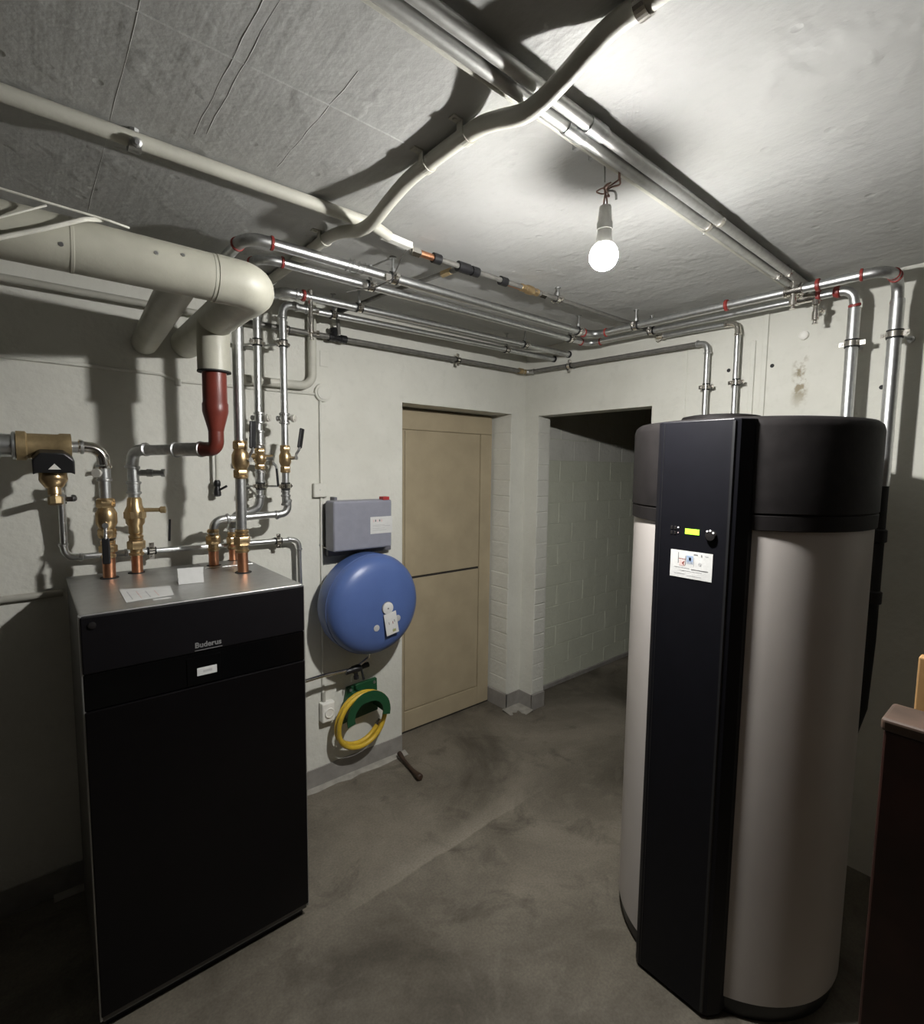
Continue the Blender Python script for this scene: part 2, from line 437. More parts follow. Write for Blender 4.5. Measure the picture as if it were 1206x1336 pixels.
# painted bricks of the corner pier: one per course on either jamb
nC = 19; hC = 1.855/nC
bmesh_j1 = MB().box(-0.002, 0.02, -0.078, 0.078, 0, hC-0.004)
bmesh_j2 = MB().box(-0.05, 0.05, -0.002, 0.02, 0, hC-0.004)
first = {}
def piece(key, mb, name, mt, parent, loc, bev=0.004):
    if key not in first:
        o = mb.build(name, mt, None, bevel=bev); first[key] = o.data
    else:
        o = bpy.data.objects.new(name, first[key]); C.objects.link(o)
    o.parent = parent; o.location = Vector(loc) - parent_loc(parent); return o
for k in range(nC):
    j = random.uniform(-0.0025, 0.0015)
    piece('j1', bmesh_j1, 'brick', BRICKP, wl, (2.28 + j, 2.316 + random.uniform(-.003, .001), k*hC + 0.004))
    piece('j2', bmesh_j2, 'brick', BRICKP, wb, (2.452 + random.uniform(-.002, .002), 2.125 + j, k*hC + 0.004))
# corridor beyond the opening
wc = struct(MB().box(XB, 5.0, 2.285, 2.45, 0, ZC).build('wall_corridor_left', GREENP, smooth=False))
blk_h, blk_l = 0.145, 0.30
blk = MB().box(0, blk_l-0.004, -0.0025, 0.03, 0, blk_h-0.004)
for r_ in range(15):
    for q in range(9):
        x = XB + (q - 0.5*(r_ % 2))*blk_l + 0.004
        if x < XB - 0.01 or x + blk_l > 5.0: 
            if x < XB - 0.01:
                piece('blkhalf', MB().box(0, blk_l/2-0.004, -0.0025, 0.03, 0, blk_h-0.004), 'block_white' if r_ > 10 else 'block', GREENP, wc, (XB+0.004, 2.285+random.uniform(-.0008, .0008), r_*blk_h+0.004), 0.002).data.materials[0] = GREENP
            continue
        if r_ >= 11:
            piece('blkw', blk, 'block', BRICKP, wc, (x, 2.285+random.uniform(-.0008, .0008), r_*blk_h+0.004), 0.002)
        else:
            piece('blkg', blk, 'block', GREENP, wc, (x, 2.285+random.uniform(-.0008, .0008), r_*blk_h+0.004), 0.002)
for o in list(bpy.data.objects):
    if o.name.startswith('block_white'): o.name = 'block'
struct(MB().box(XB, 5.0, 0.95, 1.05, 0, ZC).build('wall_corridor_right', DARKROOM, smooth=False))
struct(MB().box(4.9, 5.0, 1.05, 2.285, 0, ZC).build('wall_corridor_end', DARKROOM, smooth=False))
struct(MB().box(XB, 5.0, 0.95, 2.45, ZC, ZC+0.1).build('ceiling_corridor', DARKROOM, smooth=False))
# a beam and a pipe up in the dark of the corridor
cp = thing('corridor_pipe', 'dark pipe running under the corridor ceiling beyond the opening', 'pipe', (3.4, 1.75, 2.1))
MB().tube([(2.7, 1.75, 2.1), (4.88, 1.75, 2.1)], 0.05, 14).build('pipe', DARKPIPE, cp)
MB().lathe((3.3, 1.75, 2.1), (1, 0, 0), [(0, 0.05), (0, 0.064), (0.06, 0.064), (0.06, 0.05)], 16).build('collar', DARKPIPE, cp)

# skirting and cement edge
struct(MB().box(XR, 1.482, YW-0.006, YW+0.01, 0, 0.10).build('baseboard_left', BASEG, bevel=0.002))
sk = MB().box(2.270, 2.402, YW-0.006, YW+0.01, 0, 0.10); sk.box(2.268, 2.282, YW-0.006, 2.40, 0, 0.10)
struct(sk.build('baseboard_pier', BASEG, bevel=0.002))
sk = MB().box(XW-0.006, XW+0.01, 2.118, YW-0.006, 0, 0.10); sk.box(XW-0.006, XB, 2.112, 2.127, 0, 0.10)
struct(sk.build('baseboard_back', BASEG, bevel=0.002))
struct(MB().box(XB, 4.9, 2.268, 2.29, 0, 0.03).build('baseboard_corridor', BASEG, bevel=0.002))
def cement_strip(name, a, b, wdt, n=26):
    a = Vector(a); b = Vector(b); d = (b-a); nn = V(-d.y, d.x, 0).normalized()
    vs = []; fs = []
    for k in range(n+1):
        p = a + d*k/n; ww = wdt*(0.7+0.6*random.random())
        vs += [p - nn*0, p - nn*0 + V(0, 0, 0.012), p - nn*ww + V(0, 0, 0.0015), p - nn*ww + V(0, 0, -0.002)]
        if k:
            o = (k-1)*4; fs += [(o, o+4, o+5, o+1), (o+1, o+5, o+6, o+2), (o+2, o+6, o+7, o+3)]
    return struct(MB().add(vs, fs).build(name, CEMENT))
cement_strip('trim_1', (0.0, YW-0.004, 0), (1.50, YW-0.004, 0), 0.035)
cement_strip('trim_2', (2.24, YW-0.004, 0), (XW-0.004, YW-0.004, 0), 0.07, 8)
cement_strip('trim_3', (XW-0.004, YW-0.006, 0), (XW-0.004, 2.10, 0), 0.07, 8)
# door in its recess
door = bpy.data.objects.new('door_1', None); C.objects.link(door); door.location = (1.88, 2.41, 0); struct(door)
MB().box(1.484, 2.279, 2.415, 2.435, 0.004, 1.872).build('door_frame', DOORB, door, bevel=0.002)
MB().box(1.50, 2.262, 2.400, 2.418, 0.012, 1.858).build('door_leaf', DOORB, door, bevel=0.002)
for nm, b_ in (('top_rail', (1.50, 2.262, 1.752, 1.858)), ('stile', (2.170, 2.262, 0.012, 1.750)), ('stile', (1.50, 1.600, 0.012, 1.750)),
               ('bottom_rail', (1.602, 2.168, 0.012, 0.128))):
    MB().box(b_[0], b_[1], 2.389, 2.402, b_[2], b_[3]).build(nm, DOORB, door, bevel=0.002)
MB().box(1.606, 2.164, 2.393, 2.402, 0.920, 1.744).build('upper_panel', DOORB, door, bevel=0.0015)
MB().box(1.606, 2.164, 2.393, 2.402, 0.134, 0.906).build('lower_panel', DOORB, door, bevel=0.0015)
MB().box(1.604, 2.168, 2.3985, 2.401, 0.904, 0.922).build('panel_gap', DOORGAP, door)
MB().box(1.486, 2.278, 2.395, 2.41, 0.0, 0.012).build('threshold_gap', DOORGAP, door)

# ------------------------------------------------------------------ ground-source heat pump cabinet on the left
BX0, BX1, BY0, BY1, BZ = 0.083, 0.668, 1.580, 2.165, 1.163
hp = thing('heat_pump_cabinet', 'black fronted heat pump cabinet with grey sheet metal top', 'heat pump', (0.375, 1.87, 0))
MB().box(BX0+0.002, BX1-0.002, BY0+0.022, BY1, 0.03, BZ-0.012).build('casing', CASING, hp, bevel=0.004)
MB().box(BX0, BX1, BY0+0.012, BY1, BZ-0.012, BZ).build('top_panel', SHEET, hp, bevel=0.003)
MB().box(BX0+0.40, BX1-0.01, BY1-0.13, BY1-0.01, BZ, BZ+0.002).build('rear_cover', SHEET, hp, bevel=0.001)
MB().box(BX0+0.012, BX1-0.012, BY0+0.03, BY1-0.03, 0.0, 0.03).build('plinth', BLACK, hp)
MB().box(BX0, BX1, BY0, BY0+0.022, 1.010, BZ-0.004).build('upper_front_panel', mat('satin_black_front', (0.0055, 0.005, 0.006), 0.40, var=0.1, spec=0.2), hp, bevel=0.003)
MB().box(BX0, BX1, BY0+0.003, BY0+0.022, 0.912, 1.008).build('control_band', BLKBAND, hp, bevel=0.002)
MB().box(BX0, BX1, BY0, BY0+0.022, 0.052, 0.910).build('lower_front_panel', BLKGLASS, hp, bevel=0.003)
MB().box(BX0+0.004, BX1-0.004, BY0+0.008, BY0+0.03, 0.032, 0.050).build('bottom_trim', CASING, hp, bevel=0.002)
MB().box(BX0-0.003, BX0+0.003, BY0+0.004, BY0+0.03, 0.04, BZ-0.002).build('edge_strip', SHEET, hp, bevel=0.001)
MB().box(BX1-0.003, BX1+0.003, BY0+0.004, BY0+0.03, 0.04, BZ-0.002).build('edge_strip', SHEET, hp, bevel=0.001)
MB().lathe((0.107, BY0+0.001, 1.136), (0, -1, 0), [(0, 0.009), (0.004, 0.009), (0.005, 0.006)], 16).build('round_lock', HEADER, hp)
bd = MB().box(0.320, 0.410, BY0+0.0005, BY0+0.004, 0.916, 0.996).build('control_unit', BLKBAND, hp, bevel=0.001)
ds = lab(MB().box(0.346, 0.399, BY0-0.0005, BY0+0.002, 0.940, 0.963).build('display_label', PAPER, bd), 'small white label on the control unit')
MB().box(0.362, 0.386, BY0-0.0009, BY0, 0.948, 0.955).build('print', PRINTL, ds)
text_mesh('lettering', 'Buderus', LOGO, hp, (0.378, BY0-0.0006, 1.030), (math.radians(90), 0, 0), 0.0215, 1.0, 0.0006)
MB().box(0.342, 0.416, BY0-0.0004, BY0+0.001, 1.0145, 1.0162).build('underline', LOGO, hp)
# tubes through the top: dark grommets
for x, y, r in ((0.195, 2.062, 0.027), (0.278, 2.105, 0.026), (0.526, 2.08, 0.026), (0.615, 2.145, 0.022), (0.575, 1.89, 0.028)):
    MB().lathe((x, y, BZ), (0, 0, 1), [(0, r), (0.0025, r), (0.003, r*0.9)], 20).build('grommet', RUBBER, hp)
pl = MB().add([(0.196, 1.845, BZ+.001), (0.327, 1.808, BZ+.001), (0.312, 1.675, BZ+.001), (0.192, 1.662, BZ+.001),
               (0.196, 1.845, BZ+.0018), (0.327, 1.808, BZ+.0018), (0.312, 1.675, BZ+.0018), (0.192, 1.662, BZ+.0018)],
              [(0,1,2,3),(7,6,5,4),(0,4,5,1),(1,5,6,2),(2,6,7,3),(3,7,4,0)]).build('paper_sheet', PAPER)
tag(pl, 'flat printed white sheet lying on the cabinet top', 'paper')
for a in range(4):
    MB().box(0.21+0.022*a, 0.2125+0.022*a, 1.69, 1.80-0.01*a, BZ+.0018, BZ+.0021).build('print', PRINTP if a % 2 else PRINTL, pl)
ct = thing('folded_card', 'small white folded card standing on the cabinet top', 'card', (0.385, 1.80, BZ+0.001))
MB().obox((0.388, 1.812, BZ+0.026), V(0.036, -0.006, 0), V(0.0004, 0.002, 0), V(0, 0.004, 0.025)).build('front_flap', PAPER, ct)
MB().obox((0.392, 1.834, BZ+0.026), V(0.036, -0.006, 0), V(0.0004, 0.002, 0), V(0, -0.016, 0.025)).build('back_flap', PAPER, ct)
MB().box(0.255, 0.30, 1.645, 1.66, BZ+0.0003, BZ+0.001).build('small_sticker', PAPER, hp)

Z = V(0, 0, 1)
# --- filter and inlet from the left
FX, FY, FZ = 0.045, 2.05, 1.597
flt = thing('dirt_filter', 'brass dirt filter with black bonnet above the cabinet', 'filter', (FX, FY, 1.41))
mb = MB().lathe((-0.022, FY, FZ), (1, 0, 0), [(0, 0.036), (0.0, 0.044), (0.022, 0.044), (0.026, 0.038), (0.10, 0.038), (0.105, 0.041), (0.132, 0.041), (0.132, 0.02)], 28)
mb.build('body', BRASSD, flt)
dY = V(-0.10, -0.93, -0.36).normalized()      # the bonnet leans out towards the room
dn = V(0.02, -0.25, -0.97).normalized()
bo = MB()
prof = [(-0.052, 0.02), (-0.050, 0.052), (-0.030, 0.066), (0.030, 0.066), (0.050, 0.052), (0.052, 0.02), (0.052, -0.022), (-0.052, -0.022)]
ux = V(1, 0, 0)
base = V(0.062, 1.985, 1.545)
def bf(a, b, z): return base + ux*a + V(0, -0.18, 0.98).normalized()*(b*0.72) + V(0, 0.98, 0.18).normalized()*z
bo.prism([(-0.05, -0.042), (-0.05, 0.02), (-0.032, 0.05), (0.026, 0.05), (0.05, 0.018), (0.05, -0.042), (0.042, -0.034), (-0.042, -0.034)], -0.028, 0.055, bf)
bon = bo.build('bonnet', BLACK, flt, bevel=0.004)
MB().prism([(-0.014, -0.018), (0.016, -0.018), (0.001, 0.006)], -0.0296, -0.028, bf).build('triangle_mark', WHITE, bon)
MB().lathe((0.060, 2.022, 1.522), dn, [(0, 0.034), (0.028, 0.036), (0.034, 0.034), (0.05, 0.024), (0.055, 0.017), (0.075, 0.017), (0.076, 0.012), (0.105, 0.011)], 24).build('filter_cup', BRASS, flt)
MB().lathe(V(0.060, 2.022, 1.522) + dn*0.082, dn, [(0, 0.018), (0.003, 0.019), (0.02, 0.019), (0.023, 0.018)], 8).build('drain_nut', BRASSD, flt)
inl = thing('inlet_pipe', 'thick grey pipe entering the brass filter from the left', 'pipe', (-0.5, FY, FZ))
pipe_run(inl, [(-1.65, FY, FZ), (-0.022, FY, FZ)], 0.033, 0.05, STEELD)
socket(inl, (-0.045, FY, FZ), (1, 0, 0), 0.031, STEEL, 0.035)

# --- filter outlet down into the cabinet
pa = thing('filter_outlet_pipe', 'pipe bending from the filter down into the cabinet, leftmost copper stub', 'pipe', (0.194, 2.06, BZ))
pipe_run(pa, [(0.108, FY, FZ), (0.193, 2.055, FZ), (0.194, 2.06, 1.35)], 0.0165, 0.045, STEEL, CHROME)
socket(pa, (0.122, FY, FZ), (1, 0, 0), 0.0165, STEEL, 0.03)
socket(pa, (0.194, 2.06, 1.515), Z, 0.0165, STEELD, 0.045, name='test_point')
tpm = MB().lathe((0.190, 2.06, 1.515), (-0.55, -0.84, 0), [(0.01, 0.008), (0.03, 0.008), (0.03, 0.014), (0.04, 0.014)], 14); tpm.lathe((0.194, 2.06, 1.515), (-1, 0.05, 0), [(0.01, 0.009), (0.045, 0.009), (0.045, 0.011), (0.052, 0.011)], 12)
tpm.build('test_cap', PALENI, pa)
bv = ball_valve(pa, (0.194, 2.06, 1.365), Z, 0.019, 0.12)
lever(bv, (0.190, 2.045, 1.345), (-0.15, -1, 0), (0, 0, -1), 0.085, 0.022, w=0.011)
union(pa, (0.195, 2.061, 1.262), Z, 0.0165, 0.06)
MB().tube([(0.195, 2.062, BZ), (0.195, 2.061, 1.25)], 0.0185, 16).build('copper_stub', COPPER, pa)

# --- red reducer pipe
RX, RY = 0.482, 1.83
pb = thing('red_reducer_pipe', 'brown red reducer elbow with grey pipe running down to the second copper stub', 'pipe', (0.283, 2.10, BZ))
BBX, BBY = 0.281, 2.103
h0 = V(BBX, BBY, 1.592); h1 = V(RX-0.012, RY+0.02, 1.598)
pipe_run(pb, [(BBX, BBY, 1.43), h0, h0 + (h1-h0)*0.93], 0.0175, 0.035, STEELD, STEELD)
dh = (h1-h0).normalized()
socket(pb, h0 + (h1-h0)*0.72, dh, 0.020, STEELD, 0.10)
arc = dense([h0 + (h1-h0)*0.90, (RX, RY, 1.598), (RX, RY, 1.68)], 0.05)
red = MB().tube(arc, 0.0235, 18)
red.lathe((RX, RY, 1.655), Z, [(0, 0.0235), (0.012, 0.026), (0.06, 0.0385), (0.066, 0.0395), (0.09, 0.0395), (0.095, 0.037), (0.20, 0.037)], 24)
red.build('red_reducer', REDPIPE, pb)
mb = MB().lathe((BBX, BBY, 1.30), Z, [(0, 0.018), (0.004, 0.022), (0.03, 0.022), (0.04, 0.029), (0.085, 0.031), (0.10, 0.024), (0.125, 0.022), (0.13, 0.018)], 18)
mb.lathe((BBX, BBY, 1.355), Z, [(0, 0.031), (0.003, 0.034), (0.024, 0.034), (0.027, 0.031)], 6)
cv = mb.build('check_valve', BRASS, pb)
sd = V(0.93, -0.36, 0).normalized()
mb = MB().lathe((BBX, BBY, 1.385), sd, [(0.02, 0.007), (0.075, 0.007), (0.08, 0.012), (0.095, 0.012)], 12); mb.build('side_port', BRASSD, cv)
mb = MB().lathe((BBX, BBY, 1.515), sd, [(0.014, 0.011), (0.04, 0.011), (0.042, 0.014), (0.06, 0.014), (0.062, 0.011), (0.085, 0.010), (0.086, 0.014), (0.098, 0.014)], 14); mb.build('side_tap', STEELD, pb)
socket(pb, (BBX, BBY, 1.463), Z, 0.0175, STEELD, 0.035)
union(pb, (BBX, BBY, 1.262), Z, 0.0175, 0.075)
MB().tube([(BBX, BBY, BZ), (BBX, BBY, 1.25)], 0.0175, 16).build('copper_stub', COPPER, pb)

# --- cream jacketed pipe above
FLY, FLZ, FLX = 1.42, 2.012, 0.485
flu = thing('jacketed_pipe', 'fat cream jacketed pipe with elbow under the ceiling', 'pipe', (0.2, FLY, 1.85))
MB().tube([(XR+0.01, FLY, FLZ), (FLX-0.10, FLY, FLZ)], 0.056, 28).build('straight_jacket', INSUL, flu)
MB().tube(dense([(FLX-0.105, FLY, FLZ), (FLX, FLY, FLZ), (FLX, FLY+0.105, FLZ)], 0.10, 10), 0.0575, 28).build('elbow_jacket', INSUL, flu)
MB().tube([(FLX, FLY+0.10, FLZ), (FLX+0.005, YW-0.002, FLZ-0.005)], 0.054, 28).build('wall_branch', INSUL, flu)
MB().tube([(RX, RY, FLZ), (RX, RY, 1.85)], 0.0495, 28).build('drop_collar', INSUL, flu)
MB().lathe((RX, RY, 1.845), Z, [(0, 0.040), (0.0, 0.051), (0.005, 0.051), (0.005, 0.040)], 28).build('end_ring', RUBBER, flu)
MB().tube([(0.315, FLY+0.02, FLZ-0.005), (0.352, YW-0.002, 1.99)], 0.043, 24).build('second_branch', INSUL, flu)
for x, a in ((0.09, 0.2), (0.37, -0.3), (-0.4, 0)):
    MB().lathe((x, FLY, FLZ), (1, 0, 0), [(0, 0.0555), (0.001, 0.0567), (0.007, 0.0567), (0.008, 0.0555)], 28).build('jacket_seam', INSUL, flu)
for x, ang in ((0.075, 0.35), (0.245, -0.15), (0.30, -0.35), (0.41, -0.2)):
    p = V(x, FLY - 0.0555*math.cos(ang), FLZ - 0.0555*math.sin(ang))
    MB().lathe(p, (0, -math.cos(ang), -math.sin(ang)), [(0, 0.005), (0.0012, 0.0045)], 8).build('rivet', STEELD, flu)
# cables thrown over the jacketed pipe
def strand(name, label, pts, r, mt, cat='cable', R=0.03):
    o = MB().tube(dense(pts, R, 4), r, 8).build(name, mt); return tag(o, label, cat)
strand('loose_cable', 'thin white cable draped along the top of the fat jacketed pipe',
       [(-0.6, 1.40, 2.13), (-0.25, 1.38, 2.105), (-0.02, 1.385, 2.078), (0.05, 1.38, 2.073), (0.16, 1.385, 2.071), (0.20, 1.40, 2.072)], 0.0026, WIREW)
strand('flat_strap', 'flat white strap hanging slanted across the front of the jacketed pipe',
       [(0.150, 1.40, 2.074), (0.115, 1.362, 2.052), (0.05, 1.355, 2.012), (-0.02, 1.356, 1.975), (-0.10, 1.38, 1.92)], 0.0048, WIREW, 'strap')
strand('short_wire', 'short thin white wire slanting down at the left end of the jacketed pipe',
       [(0.055, 1.362, 2.060), (0.01, 1.356, 2.03), (-0.03, 1.357, 2.005), (-0.12, 1.36, 1.985)], 0.0022, WIREW)

# --- three risers to the right of the red reducer
def test_cock(root, p, d, out):
    o = socket(root, p, d, 0.0155, STEELD, 0.035, name='test_point'); 
    p = Vector(p); out = Vector(out).normalized()
    MB().lathe(p, out, [(0.012, 0.008), (0.034, 0.008), (0.034, 0.0155), (0.046, 0.0155), (0.047, 0.010), (0.050, 0.010)], 16).build('test_cap', PALENI, o)
    MB().lathe(p, -out, [(0.012, 0.009), (0.026, 0.009), (0.026, 0.011), (0.032, 0.011)], 12).build('plug', STEELD, o)
V1 = (0.580, 1.905)
c1 = thing('heating_riser', 'steel riser nearest the red reducer', 'pipe', (V1[0], V1[1], BZ))
c1['label'] = 'thick steel riser beside the red reducer, becoming the second pipe along the ceiling'
P2Y, R2X, HZ = 1.700, 2.290, 2.20
pipe_run(c1, [(V1[0]-.003, V1[1], 1.30), (V1[0], V1[1], HZ), (0.598, P2Y, HZ), (R2X, P2Y-0.012, HZ), (R2X, 0.55, HZ), (2.305, 0.55, 2.12), (2.305, 0.547, 1.25)], 0.0145, 0.05, STEEL, STEELD, REDRING)
MB().tube([(V1[0]-.003, V1[1], 1.30), (V1[0], V1[1], 2.10)], 0.0178, 18).build('pipe', STEEL, c1)
MB().tube([(2.305, 0.55, 2.135), (2.305, 0.547, 1.25)], 0.0195, 18).build('pipe', STEEL, c1)
bv = ball_valve(c1, (V1[0], V1[1], 1.565), Z, 0.018, 0.12)
lever(bv, (V1[0]+0.012, V1[1]-0.004, 1.565), (0.30, -0.70, 0), (0.03, 0, 1), 0.095, 0.022, w=0.0125)
union(c1, (V1[0]-.003, V1[1]-.003, 1.275), Z, 0.0178, 0.085)
MB().tube([(0.575, 1.89, BZ), (V1[0]-.003, V1[1]-.003, 1.26)], 0.018, 16).build('copper_stub', COPPER, c1)
clamp(c1, (0.985, P2Y-0.004, HZ), (1, 0, 0), 0.0145, (0.985, P2Y-0.004, ZC))
clamp(c1, (2.13, P2Y-0.011, HZ), (1, 0, 0), 0.0145, (2.13, P2Y-0.011, ZC))
clamp(c1, (R2X, 1.335, HZ), (0, 1, 0), 0.0145, (R2X, 1.335, ZC))
clamp(c1, (2.305, 0.549, 2.01), Z, 0.0195, (XW, 0.549, 2.01))
MB().box(0.948, 0.966, P2Y-0.018, P2Y-0.015, HZ-0.024, HZ+0.002).build('marker_tag', CHROME, c1)
for y in (0.66, 0.60): bead(MB(), (R2X, y, HZ), (0, 1, 0), 0.0155, 0.016, 1.4).build('seal_ring', REDRING, c1)
socket(c1, (R2X, 0.70, HZ), (0, 1, 0), 0.0145, CHROME, 0.06)
def air_vent(root, p, L, cocks=1):
    p = Vector(p)
    mb = MB().lathe(p + V(0, 0, 0.018), (0, 0, -1), [(0, 0.008), (0.004, 0.013), (0.034, 0.013), (0.038, 0.009), (L*0.55, 0.009), (L*0.56, 0.012), (L*0.86, 0.012), (L*0.88, 0.007), (L*0.95, 0.007), (L*0.96, 0.010), (L, 0.010)], 14)
    o = mb.build('air_vent', CHROME, root)
    for k in range(cocks):
        z = p.z - L*(0.34 + 0.42*k)
        MB().lathe((p.x, p.y, z), (0.85, -0.5, 0), [(0.006, 0.006), (0.022, 0.006), (0.022, 0.010), (0.032, 0.010)], 10).build('vent_screw', CHROME, o)
    return o
air_vent(c1, (R2X-0.004, 0.665, 2.185), 0.105)

V2 = (0.721, 2.12)
c2 = thing('heating_riser', 'middle steel riser, its pipe passing over to the wall as third ceiling pipe', 'pipe', (0.615, 2.15, BZ))
pipe_run(c2, [(0.615, 2.145, 1.25), (0.617, 2.148, 1.345), (V2[0]-0.004, V2[1]+0.005, 1.368), (V2[0], V2[1], 2.195), (0.765, 1.952, 2.195), (XW+0.002, 1.905, 2.195)], 0.0148, 0.042, STEEL, STEELD)
bead(MB(), (0.84, 1.950, 2.195), (1, 0, 0), 0.0155, 0.014, 1.4).build('seal_ring', REDRING, c2)
test_cock(c2, (V2[0], V2[1], 1.735), Z, (0.60, -0.80, 0))
socket(c2, (V2[0], V2[1], 1.655), Z, 0.0145, STEELD, 0.05)
bv = ball_valve(c2, (V2[0], V2[1], 1.572), Z, 0.0145, 0.075)
MB().lathe((V2[0], V2[1], 1.580), (0.96, -0.28, 0), [(-0.045, 0.011), (-0.044, 0.013), (0.012, 0.013), (0.013, 0.009), (0.05, 0.009)], 12).build('valve_spindle', BRASS, bv)
lever(bv, (V2[0]+0.018, V2[1]-0.008, 1.574), (0.9, -0.42, 0), (0.08, 0, -1), 0.075, 0.022, w=0.0075)
socket(c2, (V2[0], V2[1], 1.50), Z, 0.0145, STEELD, 0.04)
for z in (1.462, 2.03): clamp(c2, (V2[0], V2[1], z), Z, 0.0148, (V2[0]-0.05, YW, z-0.004))
clamp(c2, (1.075, 1.943, 2.195), (1, 0, 0), 0.0148, (1.075, 1.943, ZC))
clamp(c2, (2.04, 1.915, 2.195), (1, 0, 0), 0.0148, (2.04, 1.915, ZC))
air_vent(c2, (0.868, 1.948, 2.205), 0.19, 2)
union(c2, (0.615, 2.146, 1.245), Z, 0.0145, 0.07)
MB().tube([(0.615, 2.145, BZ), (0.615, 2.145, 1.24)], 0.0155, 16).build('copper_stub', COPPER, c2)
MB().lathe((XW-0.010, 1.905, 2.195), (1, 0, 0), [(0, 0.0148), (0.0, 0.019), (0.009, 0.019)], 18).build('wall_sleeve', RUBBER, c2)

V3 = (0.805, 2.07)
c3 = thing('heating_riser', 'right hand steel riser, turning into the pipe closest to the left wall', 'pipe', (0.53, 2.075, BZ))
pipe_run(c3, [(0.526, 2.078, 1.24), (0.528, 2.076, 1.338), (V3[0]+0.012, V3[1], 1.350), (V3[0], V3[1], 1.42), (V3[0], V3[1], 2.185), (V3[0]+0.08, V3[1]+0.008, 2.185), (XW+0.002, 2.012, 2.185)], 0.0138, 0.036, STEEL, STEELD)
test_cock(c3, (V3[0], V3[1], 1.735), Z, (0.62, -0.78, 0))
bv = ball_valve(c3, (V3[0], V3[1], 1.572), Z, 0.0145, 0.10)
lever(bv, (V3[0]+0.012, V3[1]-0.006, 1.575), (0.42, -0.90, 0.06), (0.18, 0.05, 1), 0.08, 0.032, w=0.0115)
for z in (1.462, 2.03): clamp(c3, (V3[0], V3[1], z), Z, 0.0138, (V3[0]-0.10, YW, z-0.005))
socket(c3, (V3[0], V3[1], 1.405), Z, 0.0142, STEELD, 0.035)
clamp(c3, (1.025, 2.075, 2.185), (1, 0, 0), 0.0138, (1.025, 2.075, ZC))
clamp(c3, (2.02, 2.031, 2.185), (1, 0, 0), 0.0138, (2.02, 2.031, ZC))
union(c3, (0.526, 2.079, 1.262), Z, 0.016, 0.085)
MB().tube([(0.526, 2.08, BZ), (0.526, 2.08, 1.24)], 0.0175, 16).build('copper_stub', COPPER, c3)
MB().lathe((XW-0.010, 2.012, 2.185), (1, 0, 0), [(0, 0.0138), (0.0, 0.018), (0.009, 0.018)], 18).build('wall_sleeve', RUBBER, c3)

# first ceiling pipe, round the corner and down behind the tank
P1Y, R1X = 1.568, 2.155
c4 = thing('ceiling_pipe', 'outermost steel ceiling pipe with red seals, turning the corner and dropping right of the tank', 'pipe', (R1X, P1Y, HZ))
pipe_run(c4, [(0.512, YW-0.002, HZ), (0.512, P1Y+0.01, HZ), (R1X, P1Y, HZ), (R1X, 0.43, HZ), (2.275, 0.425, HZ-0.01), (2.278, 0.424, 1.52)], 0.0160, 0.052, STEEL, STEELD, REDRING)
MB().tube([(2.276, 0.424, 2.13), (2.278, 0.424, 1.50)], 0.0205, 18).build('pipe', STEEL, c4)
MB().tube([(2.278, 0.424, 1.50), (2.278, 0.424, 0.95), (2.27, 0.43, 0.7), (2.25, 0.47, 0.5)], 0.019, 14).build('insulated_hose', RUBBER, c4)
for z in (1.30, 1.08): MB().lathe((2.278, 0.424, z), Z, [(0, 0.019), (0.005, 0.026), (0.045, 0.026), (0.05, 0.019)], 14).build('hose_coupling', BLACK, c4)
clamp(c4, (1.005, P1Y+0.007, HZ), (1, 0, 0), 0.016, (1.005, P1Y+0.007, ZC))
clamp(c4, (2.04, P1Y+0.001, HZ), (1, 0, 0), 0.016, (2.04, P1Y, ZC))
clamp(c4, (R1X, 1.335, HZ), (0, 1, 0), 0.016, (R1X, 1.335, ZC))
clamp(c4, (2.277, 0.424, 2.015), Z, 0.0205, (XW, 0.40, 2.015))
MB().box(0.964, 0.984, P1Y-0.016, P1Y-0.013, HZ-0.026, HZ+0.002).build('marker_tag', CHROME, c4)
for y in (0.935, 0.625): bead(MB(), (R1X, y, HZ), (0, 1, 0), 0.0165, 0.015, 1.35).build('seal_ring', REDRING, c4)
socket(c4, (R1X, 0.70, HZ), (0, 1, 0), 0.016, CHROME, 0.05)
air_vent(c4, (R1X-0.004, 0.70, 2.215), 0.10)
# wire ties around the first pipe
for x in (0.83, 0.845, 0.865, 0.885): 
    MB().tube([(x+0.006*math.sin(a), P1Y+0.004+0.018*math.cos(a), HZ+0.019*math.sin(a)) for a in [2*math.pi*k/14 for k in range(14)]], 0.0012, 6, closed=True).build('wire_tie', STEELD, c4)

# pipes of the back wall
c5 = thing('wall_pipe', 'thin steel pipe leaving the back wall under the ceiling and dropping behind the tank', 'pipe', (2.355, 0.965, 1.4))
pipe_run(c5, [(XW+0.002, 1.352, 2.182), (2.352, 1.348, 2.182), (2.352, 0.968, 2.178), (2.352, 0.962, 1.2)], 0.0118, 0.035, STEEL, CHROME)
clamp(c5, (2.352, 0.963, 1.925), Z, 0.0118, (XW, 0.963, 1.925))
c6 = thing('wall_pipe', 'dark pipe running along both walls below the ceiling and dropping behind the tank', 'pipe', (2.35, 2.17, 2.12))
LY, LZ = 2.182, 2.117
MB().tube([(XR+0.01, LY, LZ-0.004), (0.62, LY, LZ)], 0.0125, 12).build('painted_pipe', PAINTD, c6)
pipe_run(c6, [(0.62, LY, LZ), (2.354, LY-0.003, LZ+0.008), (2.354, 1.095, LZ-0.002), (2.354, 1.090, 1.2)], 0.0118, 0.03, DARKPIPE, STEELD)
MB().tube([(2.354, 1.0945, 2.07), (2.354, 1.090, 1.2)], 0.0119, 14).build('steel_drop', STEEL, c6)
clamp(c6, (2.354, 1.092, 1.92), Z, 0.0119, (XW, 1.092, 1.92))
